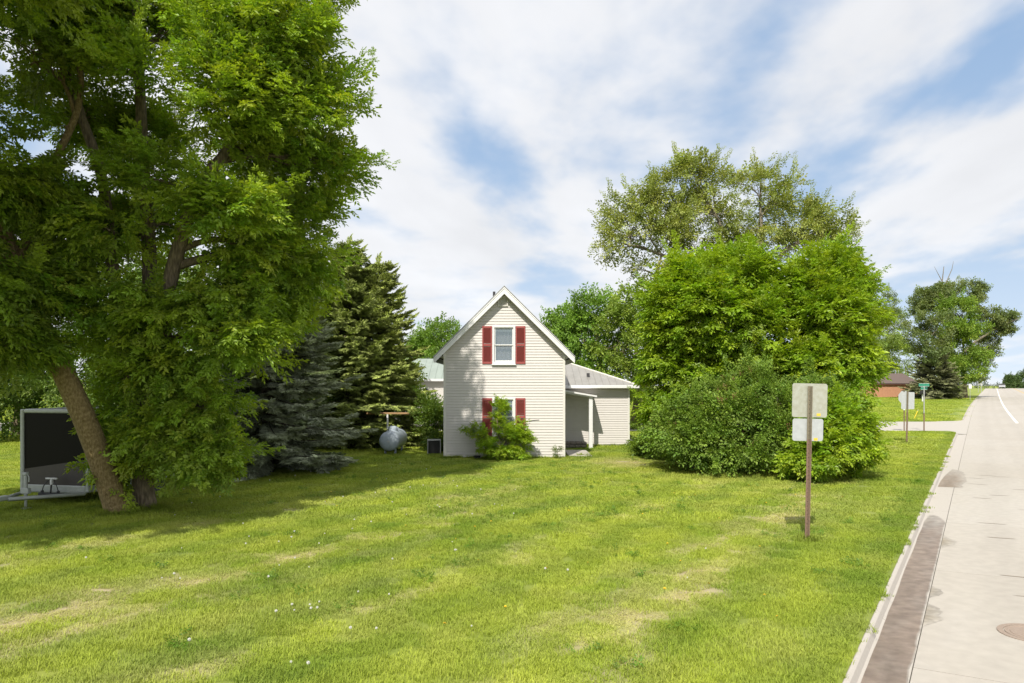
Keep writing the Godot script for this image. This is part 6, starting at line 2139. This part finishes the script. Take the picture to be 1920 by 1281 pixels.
func _ready() -> void:
	var cam := Camera3D.new()
	cam.name = "camera"
	add_child(cam)
	cam.position = Vector3(0, EYE, 0)
	cam.near = 0.1
	cam.far = 12000.0
	cam.projection = Camera3D.PROJECTION_FRUSTUM
	cam.keep_aspect = Camera3D.KEEP_HEIGHT
	cam.size = 0.1 * 1281.0 / 1400.0
	cam.frustum_offset = Vector2(0, 0.1 * 81.5 / 1400.0)
	cam.current = true
	nz.seed = 7
	nz.frequency = 0.01
	nz.fractal_octaves = 3
	nf.seed = 19
	nf.frequency = 0.01
	nf.fractal_octaves = 3
	var env := Environment.new()
	env.background_mode = Environment.BG_SKY
	var sky := Sky.new()
	var pano := PanoramaSkyMaterial.new()
	pano.panorama = cloud_sky()
	sky.sky_material = pano
	env.sky = sky
	env.tonemap_mode = Environment.TONE_MAPPER_LINEAR
	env.tonemap_exposure = 1.3
	env.background_energy_multiplier = 0.86
	env.sdfgi_enabled = true
	env.ssao_enabled = true
	env.ssil_enabled = true
	var we := WorldEnvironment.new()
	we.name = "environment"
	we.environment = env
	add_child(we)
	var sun := DirectionalLight3D.new()
	sun.name = "sun"
	sun.light_energy = 1.4
	sun.light_color = Color(1.0, 0.97, 0.915)
	sun.light_angular_distance = 0.5
	sun.shadow_enabled = true
	add_child(sun)
	sun.look_at_from_position(Vector3.ZERO, Vector3(0.26, -1.0, -0.86), Vector3.UP)

	make_materials()
	build_ground()
	build_road()
	build_house()
	build_shed()
	build_trees()
	var lawn_grass := thing("grass", "mown lawn grass with dry streaks and mowing stripes", "grass", Vector3.ZERO)
	lawn_grass.set_meta("kind", "stuff")
	grow_grass("blades", lawn_grass, 6.0, 15.0, 0.30, 620, 0.055, 0.0055, 1)
	grow_grass("edge_blades", lawn_grass, 5.5, 42.0, 0.13, 90, 0.05, 0.006, 5, true)
	grow_grass("blades", lawn_grass, 15.0, 30.0, 0.45, 620, 0.060, 0.009, 2)
	grow_grass("blades", lawn_grass, 30.0, 60.0, 0.9, 620, 0.07, 0.018, 3)
	grow_grass("blades", lawn_grass, 57.0, 140.0, 2.2, 620, 0.08, 0.04, 4)
	var gr := RandomNumberGenerator.new()
	gr.seed = 8
	var spots := []
	for k in 70:
		spots.append(Vector2(gr.randf_range(-2.6, 1.95), 27.27 - 0.08 * gr.randf()))
	for k in 90:
		spots.append(Vector2(gr.randf_range(3.6, 9.6), 21.7 + gr.randf_range(-0.5, 0.5)))
	for k in 30:
		spots.append(Vector2(gr.randf_range(3.2, 5.4), 33.05 - 0.15 * gr.randf()))
	for q in [[5.095, 12.9, 0.10, 7], [18.45, 34.9, 0.12, 5], [-8.25, 15.75, 0.36, 26], [-8.0, 16.35, 0.38, 26], [-7.5, 23.0, 0.4, 14], [-4.8, 29.2, 0.5, 16], [2.58, 27.9, 0.4, 10], [-10.6, 16.2, 0.3, 8], [-10.2, 17.0, 0.9, 26]]:
		for k in int(q[3]):
			var a := gr.randf() * TAU
			spots.append(Vector2(q[0] + q[2] * cos(a), q[1] + q[2] * sin(a)))
	tall_grass("tall_blades", spots, lawn_grass)
	var weeds := thing("weeds", "scattered broad leaved weeds and clover in the lawn", "weeds", Vector3.ZERO)
	weeds.set_meta("kind", "stuff")
	var wr := RandomNumberGenerator.new()
	wr.seed = 14
	var leaves := []
	for k in 420:
		var z := lerpf(6.2, 27.0, pow(wr.randf(), 0.6))
		var x := wr.randf_range(-0.72 * z, minf(0.7 * z, kerb_x(z) - 0.15))
		if not free_of_grass(x, z, 0.1) or nz.get_noise_2d(x * 40.0, z * 40.0 + 800.0) < 0.0:
			continue
		for j in 5:
			leaves.append([Transform3D(shoot_basis(rand_dir(wr) * Vector3(1, 0.25, 1) + Vector3(0, 0.2, 0), Vector3.UP, wr.randf_range(0.16, 0.32)), at(x + wr.randf_range(-0.15, 0.15), z + wr.randf_range(-0.15, 0.15), 0.035)), Color(0.12, 0.235, 0.02) * wr.randf_range(0.8, 1.5)])
	plant_sprays("leaves", "broad", leaves, M.leaf, weeds)
	build_signs()
	build_trailer()
	build_yard()
	build_dandelions()
